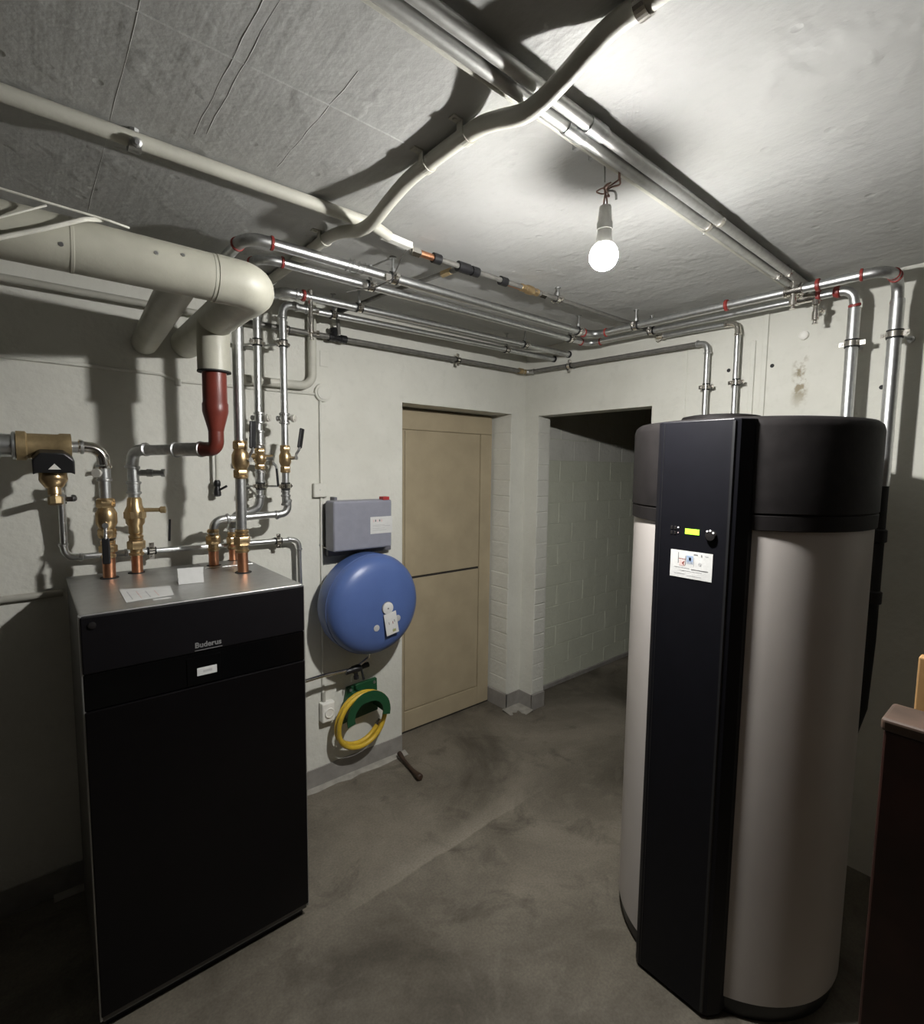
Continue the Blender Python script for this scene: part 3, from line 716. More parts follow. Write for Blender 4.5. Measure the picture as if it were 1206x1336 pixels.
for p, d, mnt in (((1.80, LY-0.001, LZ+0.005), (1, 0, 0), (1.80, YW, LZ+0.005)), ((2.354, 1.865, LZ+0.004), (0, 1, 0), (XW, 1.865, LZ+0.004)), ((0.86, LY, LZ+0.001), (1, 0, 0), (0.86, YW, LZ+0.001))):
    clamp(c6, p, d, 0.0118, mnt, ear=(0, 0, 1))
tee = MB().lathe((1.055, LY, LZ+0.002), (1, 0, 0), [(0, 0.012), (0, 0.018), (0.022, 0.018), (0.026, 0.015), (0.055, 0.015), (0.058, 0.018), (0.085, 0.018), (0.085, 0.012)], 14)
tee.lathe((1.085, LY, LZ+0.002), (0, 0.25, 1), [(0, 0.014), (0.03, 0.014), (0.03, 0.018), (0.042, 0.018)], 12)
tee.build('black_tee', BLACK, c6)
MB().lathe((2.325, LY-0.003, LZ+0.008), (1, 0, 0), [(-0.05, 0.012), (-0.05, 0.017), (-0.02, 0.017), (-0.018, 0.014), (0.02, 0.014)], 12).build('corner_fitting', BRASSD, c6)

# --- supply line on the ceiling: painted pipe, valves, dark pipe
c7 = thing('ceiling_supply_line', 'slim line on the ceiling with black couplings, copper and brass valve', 'pipe', (1.5, 1.385, 2.225))
GZ = 2.225
def gp(x): return V(x, 1.392 - 0.014*max(0, x-1.4), GZ)
MB().tube([gp(0.955), gp(XW+0.002)], 0.009, 12).build('pipe', DARKPIPE, c7)
def gl(x, prof, mt, nm, seg=12): return MB().lathe(gp(x), (1, 0, 0), prof, seg).build(nm, mt, c7)
gl(0.955, [(0, 0.010), (0, 0.015), (0.03, 0.015), (0.03, 0.010)], CHROME, 'hex_nut', 6)
gl(0.99, [(0, 0.0105), (0.055, 0.0105)], COPPER, 'copper_piece')
gl(1.04, [(0, 0.011), (0, 0.016), (0.03, 0.016), (0.03, 0.011)], BLACK, 'black_coupling')
gl(1.145, [(0, 0.011), (0, 0.0175), (0.05, 0.0175), (0.05, 0.012), (0.062, 0.012), (0.062, 0.0165), (0.092, 0.0165)], BLACK, 'black_tee')
gl(1.345, [(0, 0.011), (0, 0.016), (0.032, 0.016), (0.032, 0.011)], BLACK, 'black_coupling')
gl(1.385, [(0, 0.010), (0.06, 0.010)], COPPER, 'copper_piece')
bvx = ball_valve(c7, gp(1.50), (1, 0, 0), 0.0105, 0.085)
gl(1.56, [(0, 0.010), (0, 0.014), (0.03, 0.014), (0.03, 0.010)], CHROME, 'hex_nut', 6)
clamp(c7, gp(1.665), (1, 0, 0), 0.009, gp(1.665) + V(0, 0, ZC-GZ), ear=(0, 1, 0))
bp = MB().tube(dense([gp(1.17), (1.165, 1.50, GZ+0.008), (1.13, 1.80, GZ+0.010), (1.085, 2.155, 2.222), (1.105, LY, LZ+0.02)], 0.03, 4), 0.0085, 10).build('branch_pipe', DARKPIPE, c7)
MB().lathe((1.166, 1.455, GZ+0.006), (-0.04, 1, 0.02), [(0, 0.010), (0, 0.013), (0.045, 0.013), (0.045, 0.010)], 6).build('brass_nut', BRASSD, bp)
MB().lathe((1.095, 2.07, GZ+0.008), (-0.1, 0.9, -0.05), [(0, 0.010), (0, 0.0145), (0.07, 0.0145), (0.07, 0.010)], 12).build('black_sleeve', BLACK, bp)
c8 = thing('painted_ceiling_pipe', 'white painted pipe along the ceiling above the jacketed pipe', 'pipe', (0, 1.365, 2.24))
MB().tube([(XR+0.01, 1.372, 2.248), (0.80, 1.366, 2.248)], 0.0165, 16).build('pipe', PAINTP, c8)
MB().tube([(0.80, 1.366, 2.248), (0.87, 1.385, 2.240)], 0.0155, 16).build('pipe', PAINTP, c8)
MB().obox((0.90, 1.39, 2.238), V(0.055, 0.006, 0), V(-0.002, 0.013, 0), V(0, 0, 0.010)).build('connector', WHITE, c8, bevel=0.003)
mb = MB().lathe((0.212, 1.371, 2.242), (1, 0, 0), [(-0.012, 0.0165), (-0.012, 0.019), (0.012, 0.019), (0.012, 0.0165)], 14)
mb.lathe((0.212, 1.350, 2.235), (0, -1, -0.4), [(0, 0.010), (0.012, 0.010), (0.014, 0.005), (0.02, 0.005)], 8)
mb.lathe((0.212, 1.371, 2.25), (0, 0, 1), [(0, 0.01), (0.02, 0.012)], 8); mb.build('pipe_bracket', STEELD, c8)

strand('earth_wire', 'thin dark wire sagging from the white connector to the ceiling pipes', [(0.945, 1.405, 2.228), (0.955, 1.45, 2.212), (0.975, 1.535, 2.178), (0.965, 1.62, 2.172), (0.945, 1.69, 2.178), (0.90, 1.72, 2.165)], 0.0022, DARKPIPE, 'wire')
# --- thick curved painted conduit crossing the ceiling
KX, KZ = 0.745, 2.250
c9 = thing('curved_conduit', 'thick white painted conduit bending beneath other pipes across the ceiling', 'conduit', (KX, 0.9, 2.24))
kp = [(KX, y, z) for y, z in ((YW-0.002, KZ), (1.75, KZ), (1.56, KZ), (1.45, 2.237), (1.345, 2.208), (1.265, 2.206), (1.19, 2.226), (1.10, 2.245), (1.0, KZ), (0.90, KZ), (0.835, 2.246), (0.78, 2.232), (0.72, 2.213), (0.672, 2.212), (0.62, 2.224), (0.57, 2.240), (0.52, KZ), (0.42, KZ), (0.2, KZ), (-0.5, KZ), (YR, KZ))]
def catmull(pts, n=6):
    P = [Vector(p) for p in pts]; P = [P[0]*2-P[1]] + P + [P[-1]*2-P[-2]]; out = []
    for i in range(1, len(P)-2):
        for k in range(n):
            t = k/n; a, b, c_, d = P[i-1:i+3]
            out.append(0.5*((2*b) + (c_-a)*t + (2*a-5*b+4*c_-d)*t*t + (3*b-a-3*c_+d)*t**3))
    return out + [P[-2]]
MB().tube(catmull(kp), 0.0172, 20).build('pipe', PAINTP, c9)
for y in (2.03, 1.56, 1.02, 0.88, 0.47):
    mb = MB(); ring = [(KX + 0.0195*math.cos(a), y, KZ + 0.0195*math.sin(a)) for a in [math.pi*(1+k/12) for k in range(13)]]
    ring = [(KX-0.0195, y, ZC)] + ring + [(KX+0.0195, y, ZC)]
    for k in range(len(ring)-1):
        a, b = Vector(ring[k]), Vector(ring[k+1]); mid = (a+b)/2; tdir = (b-a)/2; nr = V(0, 1, 0).cross(tdir).normalized()
        mb.obox(mid, tdir*1.02, V(0, 0.009, 0), nr*0.0014)
    for sg in (-1, 1):
        mb.obox((KX+sg*0.031, y, ZC-0.0015), V(0.012, 0, 0), V(0, 0.009, 0), V(0, 0, 0.0015))
        mb.lathe((KX+sg*0.033, y, ZC-0.002), (0, 0, -1), [(0, 0.006), (0.004, 0.005), (0.005, 0.001)], 8)
    mb.build('strap', CHROME if y < 0.5 else PAINTP, c9)

# --- galvanised conduits along the ceiling
for i, (y, r, lbl, cx) in enumerate(((0.658, 0.0135, 'galvanised ceiling conduit farther from the hanging bulb wires', 0.93), (0.692, 0.0135, 'galvanised ceiling conduit running right beside the slim bulb feed', 0.90))):
    t_ = thing('steel_conduit', lbl, 'conduit', (1.0, y, 2.25), 'galvanised conduits along the ceiling')
    zc = ZC - r - 0.010
    MB().tube([(XR+0.01, y, zc), (XW+0.002, y+0.045, zc)], r, 16).build('tube', GALV, t_)
    for x in (cx, cx-1.5):
        yy = y + 0.045*(x-XR)/(XW-XR)
        MB().lathe((x, yy, zc), (1, 0, 0), [(-0.028, r), (-0.028, r+0.0028), (0.028, r+0.0028), (0.028, r)], 16).build('sleeve', STEELD, t_)
    for x in (0.30, 1.52, 2.08):
        yy = y + 0.045*(x-XR)/(XW-XR)
        mb = MB().lathe((x, yy, zc), (1, 0, 0), [(-0.007, r), (-0.007, r+0.003), (0.007, r+0.003), (0.007, r)], 14)
        mb.box(x-0.006, x+0.006, yy-0.005, yy+0.005, zc, ZC); mb.build('saddle', CHROME, t_)
t_ = thing('bulb_feed_conduit', 'slim pale conduit feeding the bulb, thinnest of the ceiling bundle', 'conduit', (1.0, 0.74, 2.26))
MB().tube([(XR+0.01, 0.722, ZC-0.010), (XW+0.002, 0.772, ZC-0.010)], 0.0072, 12).build('tube', PAINTP, t_)
for x in (0.97, 1.03, 1.6): MB().box(x-0.006, x+0.006, 0.742, 0.775, ZC-0.014, ZC).build('clip', STEELD, t_, bevel=0.002)

# --- the bare bulb
bl = thing('hanging_bulb', 'lit bare bulb hanging by twisted wires from the ceiling', 'bulb', (BULB[0], BULB[1], BULB[2]-0.035))
bx, by, bz = BULB
prof = []
for k in range(15):
    a = -math.pi/2 + (math.pi/2-0.17)*k/14; prof.append((math.sin(a)*0.034, math.cos(a)*0.034))
MB().lathe((bx, by, bz), Z, prof, 28).build('bulb_glass', BULBM, bl)
MB().lathe((bx, by, bz-0.0006), Z, [(-0.0056, 0.0331)] + [(0.034*math.sin(a), 0.034*math.cos(a)) for a in (-0.15, -0.05, 0.05, 0.15, 0.3, 0.45, 0.6, 0.75, 0.88)], 28).build('bulb_shoulder', BULBS, bl)
MB().lathe((bx, by, bz+0.036), Z, [(-0.0105, 0.0212), (0.0, 0.0190), (0.012, 0.0172), (0.022, 0.0168), (0.030, 0.0150)], 24).build('bulb_base', WHITE, bl)
so = MB().lathe((bx, by, bz+0.058), Z, [(0, 0.0150), (0.001, 0.0188), (0.018, 0.0180), (0.020, 0.0165), (0.052, 0.0140), (0.055, 0.0130)], 20).build('lamp_socket', SOCKET, bl)
tp = V(bx, by, bz+0.112)
aj = V(1.102, 0.742, 2.252)
kn = V(bx+0.002, by+0.002, bz+0.150)
for off in (-0.003, 0.003):
    MB().tube(catmull([tp + V(off, -off, 0), tp + V(off*1.6, 0, 0.018), kn + V(-off, 0, 0), kn + V(0.012, -0.010, 0.012+off), (aj+kn)/2 + V(0.012, -0.012, -0.004+off*2), aj + V(off, off, -0.02), aj + V(off, off, 0)], 5), 0.0021, 8).build('wire', WIRE, bl)
for a0, rr_, ti in ((0.3, 0.013, 0.4), (2.2, 0.011, -0.7), (4.0, 0.015, 0.9)):
    dv = V(math.cos(a0), math.sin(a0), 0)
    cc = kn + dv*rr_*0.9
    MB().tube([cc + dv*rr_*math.cos(t) + V(0, 0, 1)*rr_*0.55*math.sin(t) + V(-dv.y, dv.x, 0)*ti*rr_*0.4*math.sin(2*t) for t in [2*math.pi*k/16 for k in range(16)]], 0.0018, 7, closed=True).build('wire_loop', WIRE, bl)
MB().tube(catmull([kn + V(0.004, -0.004, 0), kn + V(0.016, -0.016, -0.004), kn + V(0.018, -0.018, -0.022)], 4), 0.0030, 8).build('wire_connector', STEELD, bl)
MB().tube([kn + V(-0.002, 0.002, 0.018), kn + V(-0.002, 0.004, ZC-kn.z)], 0.0018, 7).build('ceiling_hook', STEELD, bl)

# ------------------------------------------------------------------ hot water tank on the right
TX, TY = 1.742, 0.668
tk = thing('water_heater_tank', 'tall round hot water tank with charcoal header and black front panel', 'water heater', (TX, TY, 0))
MB().lathe((TX, TY, 0), Z, [(0, 0.318), (0.035, 0.325), (0.06, 0.325)], 72).build('base', BLACK, tk)
MB().lathe((TX, TY, 0.055), Z, [(0, 0.320), (0.004, 0.330), (1.345, 0.330)], 96).build('tank_jacket', TANKG, tk)
hd = MB().lathe((TX, TY, 1.392), Z, [(0, 0.328), (0.003, 0.336), (0.040, 0.337), (0.043, 0.334), (0.047, 0.338), (0.270, 0.338), (0.286, 0.334), (0.296, 0.322), (0.299, 0.30), (0.302, 0.10)], 96).build('header', HEADER, tk)
cd = (1.845, 0.800)
MB().lathe((cd[0], cd[1], 1.690), Z, [(0, 0.128), (0.030, 0.128), (0.040, 0.122), (0.044, 0.10), (0.044, 0.03)], 56).build('lid', HEADER, hd)
pp = [(1.52, 0.825), (1.415, 0.782), (1.395, 0.774), (1.385, 0.760), (1.385, 0.566), (1.393, 0.551), (1.425, 0.531), (1.52, 0.520)]
pn = MB().prism(pp, 0.012, 1.682).build('front_panel', TPANEL, tk, bevel=0.003)
MB().prism([(1.395, 0.7675), (1.3845, 0.7515), (1.3838, 0.7515), (1.3938, 0.7685)], 0.02, 1.676).build('panel_edge', BLACK, pn)
MB().prism([(1.386, 0.567), (1.3835, 0.568), (1.3835, 0.562), (1.387, 0.560)], 0.02, 1.676).build('panel_edge', BLACK, pn)
PX = 1.385
dsp = lab(MB().box(PX-0.0012, PX+0.002, 0.640, 0.679, 1.372, 1.387).build('display', LCD, pn), 'small glowing green display')
for y in (0.708, 0.718):
    for z in (1.372, 1.386): MB().box(PX-0.0015, PX+0.001, y-0.0035, y+0.0035, z-0.005, z+0.005).build('button', HEADER, pn, bevel=0.001)
MB().box(PX-0.0015, PX+0.001, 0.697, 0.701, 1.386, 1.390).build('indicator', LEDW, pn)
MB().box(PX-0.0015, PX+0.001, 0.697, 0.700, 1.372, 1.375).build('indicator', PRINTP, pn)
kb = MB().lathe((PX, 0.607, 1.374), (-1, 0, 0), [(0, 0.015), (0.006, 0.0145), (0.009, 0.012), (0.0095, 0.006)], 24).build('knob', HEADER, pn)
for y, z in ((0.615, 1.386), (0.607, 1.388), (0.599, 1.383)): MB().lathe((PX-0.0085, y, z), (-1, 0, 0), [(0, 0.0028), (0.002, 0.0024)], 8).build('indicator', LEDW, pn)
st = lab(MB().box(PX-0.0012, PX+0.001, 0.600, 0.717, 1.249, 1.325).build('sticker', PAPER, tk), 'white service sticker with heating, water and sun symbols')
def sp(y0, y1, z0, z1, mt, nm='print'):   # y0,y1 measured from the left edge in mm
    MB().box(PX-0.0016, PX-0.001, 0.717-y1/1000, 0.717-y0/1000, 1.249+z0/1000, 1.249+z1/1000).build(nm, mt, st)
sp(22, 23.6, 40, 70, PRINT); sp(24, 43, 52, 53.6, PRINTR); sp(43, 44.6, 36, 62, PRINT)
sp(26, 42, 33, 50, PRINTP); sp(46, 65, 46, 64, PRINTB); sp(53, 59, 50, 59, PRINT); sp(46, 66, 42, 43.5, PRINTB); sp(66, 67.2, 34, 60, PRINTL)
MB().prism([(0.683, 1.290), (0.677, 1.297), (0.679, 1.289), (0.676, 1.284)], 0, 0.0006, lambda a, b, z: (PX-0.0023+z, a, b)).build('print', PRINTR, st)
MB().lathe((PX-0.0011, 0.634, 1.293), (-1, 0, 0), [(0, 0.005), (0.0006, 0.005)], 12).build('print', PRINTL, st)
sp(66, 77, 67, 70, PRINT); sp(86, 89, 64, 70, PRINT); sp(96, 106, 66, 69, PRINTL)
sp(12, 55, 28, 29.5, PRINTL); sp(60, 107, 25.5, 27.5, PRINT); sp(28, 90, 20, 21.2, PRINTL); sp(12, 44, 11, 12.2, PRINTL); sp(48, 88, 8, 9.2, PRINTL)

# ------------------------------------------------------------------ things on the left wall
# blue expansion vessel
EX, EZ = 1.207, 0.905
ev = thing('expansion_vessel', 'round blue expansion vessel on the wall beside the door', 'expansion vessel', (EX, 2.2, EZ))
prof = [(0, 0.06), (0.004, 0.16), (0.012, 0.205), (0.028, 0.228), (0.05, 0.2355), (0.125, 0.2355), (0.150, 0.231), (0.170, 0.220), (0.188, 0.196), (0.198, 0.165), (0.206, 0.11), (0.211, 0.05), (0.212, 0.004)]
MB().lathe((EX, 2.196, EZ), (0, -1, 0), prof, 96).build('shell', BLUE, ev)
MB().lathe((EX, 2.071, EZ), (0, -1, 0), [(-0.004, 0.2352), (-0.0035, 0.2368), (0.0035, 0.2368), (0.004, 0.2352)], 96).build('weld_seam', BLUE, ev)
MB().box(EX-0.05, EX+0.05, 2.18, YW, EZ-0.06, EZ+0.12).build('wall_bracket', CTRLD, ev)
hl = (EX+0.028, 1.984, EZ-0.006)
MB().lathe(hl, (0, -1, 0), [(-0.004, 0.030), (0.003, 0.030), (0.0035, 0.026)], 28).build('valve_recess', CTRLD, ev)
ds = MB().lathe((hl[0], 1.981, hl[2]), (0, -1, 0), [(0, 0.0275), (0.005, 0.0275), (0.006, 0.024)], 28).build('valve_disc', PAPER, ev)
MB().lathe((hl[0], 1.976, hl[2]-0.001), (0, -1, 0), [(0, 0.004), (0.0015, 0.004)], 10).build('print', PRINT, ds)
tgx, tgz = EX+0.045, EZ-0.080
ax = V(math.cos(0.17), 0, math.sin(0.17)); az = V(-math.sin(0.17), 0, math.cos(0.17)); 
tg = MB().obox((tgx, 1.976, tgz), ax*0.033, V(0, 0.0008, 0), az*0.052).build('hang_tag', PAPER, ev)
for a, b, mt in ((-0.012, 0.004, PRINT), (0.018, 0.008, PRINT), (0.006, -0.030, PRINTL), (0.008, 0.002, PRINTR)):
    MB().obox(V(tgx, 1.9748, tgz) + ax*a + az*b, ax*0.0016, V(0, 0.0003, 0), az*0.006).build('print', mt, tg)
MB().obox(V(tgx, 1.9748, tgz) + ax*0.010 - az*0.036, ax*0.009, V(0, 0.0003, 0), az*0.006).build('print', mat('olive_print', (0.35, 0.36, 0.16), 0.7), tg)
for dx, dz in ((-0.026, -0.092), (0.088, -0.066)):
    MB().lathe((EX+dx, 1.989, EZ+dz), (0, -1, 0), [(-0.006, 0.015), (0.002, 0.015), (0.003, 0.012)], 18).build('sticker_dot', PRINTL, ev)

# grey control box
cb = thing('control_box', 'blue grey control box on the wall above the blue vessel', 'control box', (1.2, 2.2, 1.14))
MB().box(1.048, 1.392, 2.198, YW, 1.126, 1.374).build('back_plate', CTRLD, cb, bevel=0.004)
MB().box(1.036, 1.342, 2.112, 2.200, 1.158, 1.388).build('cover', CTRLG, cb, bevel=0.010, bseg=3)
s2 = MB().box(1.222, 1.3425, 2.1108, 2.1122, 1.228, 1.308).build('sticker', PAPER, cb)
for a in range(5): MB().box(1.236+0.011*a, 1.242+0.011*a, 2.1102, 2.1110, 1.283+0.002*(a % 2), 1.295).build('print', PRINT if a % 2 else PRINTP, s2)
for z, x1 in ((1.268, 1.30), (1.262, 1.33), (1.252, 1.30), (1.243, 1.31)): MB().box(1.234, x1, 2.1102, 2.1110, z, z+0.002).build('print', PRINTL, s2)
MB().box(1.293, 1.328, 2.113, 2.150, 1.386, 1.402).build('red_tag', mat('red_label', (0.36, 0.03, 0.03), 0.5), cb, bevel=0.002)
MB().box(1.078, 1.094, 2.19, YW, 1.372, 1.402).build('cable_gland', CTRLD, cb, bevel=0.003)

# hose hanger and hose
HX, HZc = 1.205, 0.352
hg = thing('hose_hanger', 'dark green plastic hose hanger on the wall below the blue vessel', 'hose hanger', (HX, 2.22, 0.3))
hb = MB().prism([(1.115, 0.285), (1.150, 0.462), (1.316, 0.470), (1.322, 0.30)], 2.213, 2.234, lambda a, b, z: (a, z, b)).build('back_plate', GREENH, hg, bevel=0.003)
for x, z in ((1.168, 0.446), (1.300, 0.452)): MB().lathe((x, 2.213, z), (0, -1, 0), [(0, 0.008), (0.003, 0.007)], 12).build('screw', STEELD, hb)
sad = []; fs = []; n = 18
for k in range(n+1):
    a = math.radians(-8 + 196*k/n)
    for R_, y in ((0.092, 2.214), (0.092, 2.098), (0.088, 2.098), (0.088, 2.214)): sad.append((HX + R_*math.cos(a), y, HZc + R_*math.sin(a)))
    if k:
        o = (k-1)*4
        fs += [(o+i, o+4+i, o+4+(i+1) % 4, o+(i+1) % 4) for i in range(4)]
fs += [(0, 1, 2, 3), (n*4+3, n*4+2, n*4+1, n*4)]
MB().add(sad, fs).build('saddle', GREENH, hg)
flg = []; fs = []
for k in range(n+1):
    a = math.radians(-14 + 208*k/n); ri = 0.066 + 0.012*abs(math.cos(a))
    for R_, y in ((ri, 2.101), (0.118, 2.101), (0.118, 2.095), (ri, 2.095)): flg.append((HX + R_*math.cos(a), y, HZc + R_*math.sin(a)))
    if k:
        o = (k-1)*4; fs += [(o+i, o+4+i, o+4+(i+1) % 4, o+(i+1) % 4) for i in range(4)]
fs += [(0, 1, 2, 3), (n*4+3, n*4+2, n*4+1, n*4)]
MB().add(flg, fs).build('front_flange', GREENH, hg)
hs = thing('garden_hose', 'short yellow hose coiled over the green hanger', 'hose', (1.2, 2.13, 0.19))
pts = []
n = 60
for k in range(n+1):
    t = k/n; a = math.radians(-28 - 660*t)            # starts lower right, runs clockwise round
    dr = 0.006*math.sin(2.1*a)
    rx = 0.128 + 0.010*t + dr; rz = 0.132 + 0.010*t
    zc = 0.318; xx = 1.192 + rx*math.cos(a); zz = zc + rz*math.sin(a)
    top = HZc + 0.103 + 0.004
    pts.append((xx, 2.196 - 0.026 - 0.052*t - 0.012*math.sin(a), min(zz, top + 0.022*t)))
MB().tube(pts, 0.0118, 12).build('hose_tube', HOSEY, hs)
for e, d in ((pts[0], Vector(pts[0])-Vector(pts[1])), (pts[-1], Vector(pts[-1])-Vector(pts[-2]))):
    MB().lathe(e, d, [(-0.012, 0.0128), (0.004, 0.0128), (0.004, 0.009), (0.018, 0.009)], 12).build('hose_end', CHROME, hs)

# drain stub with black tap under the vessel
dt = thing('vessel_connection', 'thin bright pipe with black valve under the blue vessel', 'pipe', (1.1, 2.15, 0.56))
MB().tube(dense([(0.88, 2.10, 0.605), (0.99, 2.13, 0.595), (1.15, 2.135, 0.585), (1.22, 2.13, 0.625), (1.225, 2.12, 0.70)], 0.03, 4), 0.0085, 12).build('pipe', CHROME, dt)
mb = MB().lathe((1.10, 2.133, 0.580), (1, 0, 0.08), [(0, 0.010), (0, 0.014), (0.03, 0.014), (0.035, 0.018), (0.075, 0.018), (0.08, 0.013), (0.12, 0.013)], 12)
mb.lathe((1.150, 2.133, 0.585), (0.1, 0, -1), [(0.01, 0.010), (0.035, 0.010), (0.036, 0.013), (0.050, 0.013)], 10)
mb.lathe((1.180, 2.133, 0.585), (0.1, -0.3, -1), [(0.01, 0.005), (0.06, 0.006)], 8)
tv = mb.build('black_valve', BLACK, dt)
MB().tube([(1.135, 2.133, 0.572), (1.132, 2.14, 0.525)], 0.0025, 6).build('seal_wire', STEELD, tv)

# lower drain pipe behind the cabinet
dr = thing('drain_pipe', 'thin steel drain pipe along the wall behind the cabinet', 'pipe', (0.5, 2.19, 1.22))
pipe_run(dr, [(0.083, 2.165, 1.44), (0.083, 2.19, 1.225), (0.905, 2.19, 1.221), (0.912, 2.185, 0.60)], 0.0105, 0.032, STEEL, STEEL)
pipe_run(dr, [(0.083, 2.165, 1.44), (0.075, 2.06, 1.46)], 0.0105, 0.03, STEEL)
clamp(dr, (0.34, 2.19, 1.224), (1, 0, 0), 0.0105, (0.34, YW, 1.224), ear=(0, 0, 1))
clamp(dr, (0.815, 2.19, 1.221), (1, 0, 0), 0.0105, (0.815, YW, 1.221), ear=(0, 0, 1))
clamp(dr, (0.083, 2.175, 1.425), Z, 0.0105, (0.12, YW, 1.425), ear=(1, 0, 0))
socket(dr, (0.23, 2.19, 1.225), (1, 0, 0), 0.0105, STEELD, 0.06)

# small tap hanging from a thin tube on the wall
tt = thing('small_tap', 'small dark tap on a thin white tube under the red reducer', 'tap', (0.575, 2.19, 1.42))
MB().tube([(0.578, 2.20, 1.62), (0.578, 2.20, 1.48)], 0.006, 10).build('tube', PAINTP, tt)
mb = MB().lathe((0.578, 2.20, 1.485), (0, 0, -1), [(0, 0.009), (0.008, 0.013), (0.022, 0.013), (0.026, 0.010), (0.05, 0.014), (0.062, 0.014), (0.066, 0.008)], 12)
mb.build('tap_body', BLACK, tt)
MB().tube([(0.582, 2.19, 1.445), (0.606, 2.17, 1.462)], 0.0045, 8).build('tap_handle', BLACK, tt)

# painted surface pipes and cables on the left wall
pw = thing('painted_wall_pipe', 'white painted pipe bending down the wall behind the risers', 'pipe', (0.985, 2.2, 1.9))
MB().tube(dense([(0.988, 2.205, ZC-0.001), (0.986, 2.205, 1.897), (0.70, 2.205, 1.893)], 0.055), 0.0185, 16).build('pipe', PAINTP, pw)
MB().lathe((0.70, 2.205, 1.893), (-1, 0, 0), [(-0.02, 0.0185), (-0.02, 0.022), (0.004, 0.022), (0.008, 0.012)], 14).build('end_cap', PAINTP, pw)
jb = thing('junction_box', 'round painted junction box on the wall between risers and door', 'junction box', (1.045, YW, 1.877))
MB().lathe((1.045, YW, 1.877), (0, -1, 0), [(0, 0.041), (0.016, 0.040), (0.018, 0.036)], 28).build('box', WALL, jb)
MB().lathe((1.045, YW-0.017, 1.877), (0, -1, 0), [(0, 0.032), (0.005, 0.031), (0.006, 0.028)], 28).build('lid', WALL, jb)
strand('wall_cable', 'painted cable running down the wall from the round junction box to the socket', [(1.033, YW-0.006, 1.84), (1.030, YW-0.006, 0.46)], 0.0062, WALL)
strand('wall_cable', 'painted cable running level along the wall above the filter', [(XR+0.01, YW-0.005, 1.888), (0.20, YW-0.005, 1.886), (0.40, YW-0.005, 1.882), (0.45, YW-0.005, 1.862), (0.62, YW-0.005, 1.862), (1.005, YW-0.005, 1.868)], 0.006, WALL)
cl = tag(MB().box(0.445, 0.468, YW-0.012, YW, 1.845, 1.872).build('cable_clip', WALL, bevel=0.003), 'little painted clip holding the level wall cable', 'clip')
pt = tag(MB().box(1.035, 1.076, YW-0.004, YW, 1.995, 2.065).build('blank_plate', WALL, bevel=0.002), 'small painted square plate above the round junction box', 'cover plate')
sw = thing('cable_box', 'small square painted box on the cable above the grey control box', 'junction box', (1.022, YW, 1.40))
MB().box(0.990, 1.056, YW-0.024, YW, 1.402, 1.466).build('box', WALL, sw, bevel=0.005)
MB().lathe((1.020, YW-0.024, 1.436), (0, -1, 0), [(0, 0.003), (0.0012, 0.0025)], 8).build('screw', STEELD, sw)
so_ = thing('wall_socket', 'small white surface socket on the wall left of the hose', 'socket', (1.04, YW, 0.33))
MB().box(1.010, 1.075, YW-0.040, YW, 0.330, 0.425).build('housing', WHITE, so_, bevel=0.006)
MB().lathe((1.045, YW-0.040, 0.375), (0, -1, 0), [(0, 0.024), (0.006, 0.023), (0.006, 0.019), (0.003, 0.018)], 24).build('socket_ring', WHITE, so_)
MB().tube([(1.030, YW-0.012, 0.42), (1.030, YW-0.008, 0.47)], 0.009, 10).build('cable_entry', PAINTD, so_)
ld = tag(MB().tube([(XR+0.01, YW-0.008, 1.098), (0.075, YW-0.008, 1.098)], 0.0125, 10).build('wall_conduit', PAINTD), 'grey conduit running level on the wall left of the cabinet', 'conduit')
bs = tag(MB().obox((0.410, YW-0.002, 1.292), V(0.0035, 0, 0), V(0, 0.002, 0), V(0.002, 0, 0.042)).build('black_strip', BLACK), 'thin upright black strip on the wall between the copper stubs', 'strip')
wp = thing('water_hook', 'little metal hook on the wall left of the blue vessel', 'hook', (1.04, YW, 1.17))
MB().tube(catmull([(1.03, YW, 1.178), (1.035, YW-0.02, 1.172), (1.05, YW-0.03, 1.165), (1.058, YW-0.03, 1.176)], 4), 0.0035, 8).build('hook', CHROME, wp)
MB().lathe((1.03, YW, 1.178), (0, -1, 0), [(0, 0.009), (0.003, 0.008)], 12).build('rose', STEELD, wp)

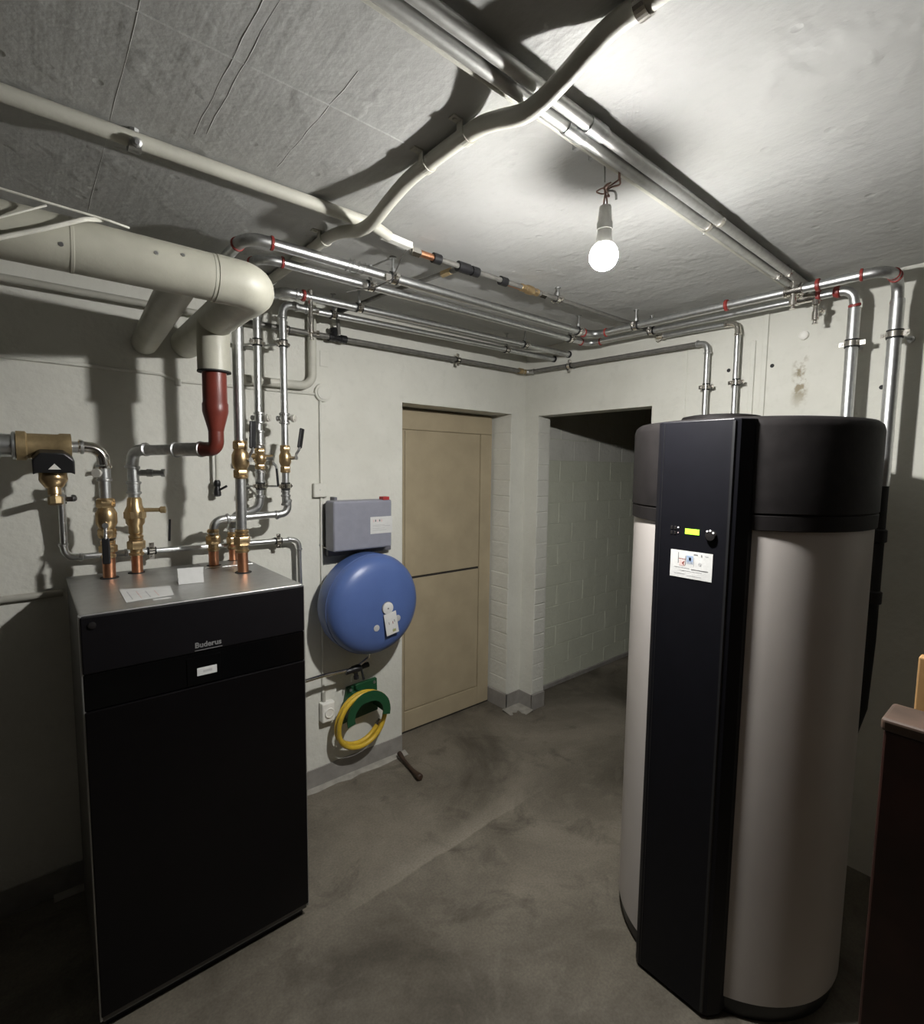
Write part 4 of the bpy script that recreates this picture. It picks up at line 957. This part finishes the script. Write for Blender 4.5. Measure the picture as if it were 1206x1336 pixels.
# bits on the back wall
pg = tag(MB().lathe((XW, 0.732, 2.088), (-1, 0, 0), [(0, 0.018), (0.012, 0.0175), (0.016, 0.013), (0.017, 0.004)], 20).build('wall_plug', WHITE), 'round white plug in the back wall beside the air vents', 'plug')
for y, z, lbl in ((1.017, 1.989, 'small dark drill hole in the back wall between the thin pipes'), (0.842, 1.985, 'small dark drill hole in the back wall near the painted strips'), (0.472, 1.857, 'dark drill hole in the back wall between the two thick drops')):
    tag(MB().lathe((XW+0.002, y, z), (-1, 0, 0), [(0, 0.009), (0.0028, 0.008), (0.003, 0.004)], 12).build('drill_hole', RUBBER), lbl, 'hole')
for y, lbl in ((0.918, 'left of two painted cable strips on the back wall above the tank'), (0.872, 'right of two painted cable strips on the back wall above the tank')):
    tag(MB().box(XW-0.009, XW, y-0.010, y+0.010, 1.3, 2.262 if y < 0.9 else 2.10).build('cable_strip', WALLB, bevel=0.003), lbl, 'cable strip', 'painted cable strips')
tag(MB().box(XW-0.005, XW, 1.206, 1.218, 1.0, 2.11).build('cable_strip', WALLB, bevel=0.002), 'thin painted cable strip on the back wall beside the dark opening', 'cable strip')

# ------------------------------------------------------------------ loose things on the right and on the floor
bdw = thing('wooden_board', 'dark red brown wooden board standing at the right edge', 'board', (1.09, -0.3, 0))
MB().box(1.052, 1.132, -0.75, 0.168, 0.0, 1.128).build('panel', WOODD, bdw, bevel=0.004)
MB().box(1.048, 1.136, -0.76, 0.172, 1.128, 1.150).build('top_rail', WOODT, bdw, bevel=0.006, bseg=3)
bd2 = thing('pine_board', 'light pine board behind the dark wooden board', 'board', (1.28, -0.2, 0))
MB().box(1.262, 1.288, -0.60, 0.160, 0.0, 1.205).build('panel', WOODL, bd2, bevel=0.003)
MB().box(1.255, 1.295, -0.60, 0.128, 1.205, 1.235).build('top_rail', WOODL, bd2, bevel=0.004)
sk_ = thing('hammer_shaft', 'short dark worn wooden handle lying on the floor by the wall', 'tool handle', (1.42, 2.08, 0))
MB().tube(catmull([(1.440, 2.195, 0.030), (1.432, 2.14, 0.021), (1.422, 2.06, 0.0155), (1.413, 1.98, 0.018)], 5), [.0125, .0125, .0122, .0115, .0105, .0095, .009, .0088, .009, .0092, .0096, .0102, .011, .0125, .014, .0145], 12).build('shaft', STICK, sk_)
MB().lathe((1.4132, 1.984, 0.0185), (-0.1, -1, 0.03), [(0, 0.0140), (0.002, 0.0165), (0.020, 0.0165), (0.024, 0.012)], 12).build('end_knob', STICK, sk_)
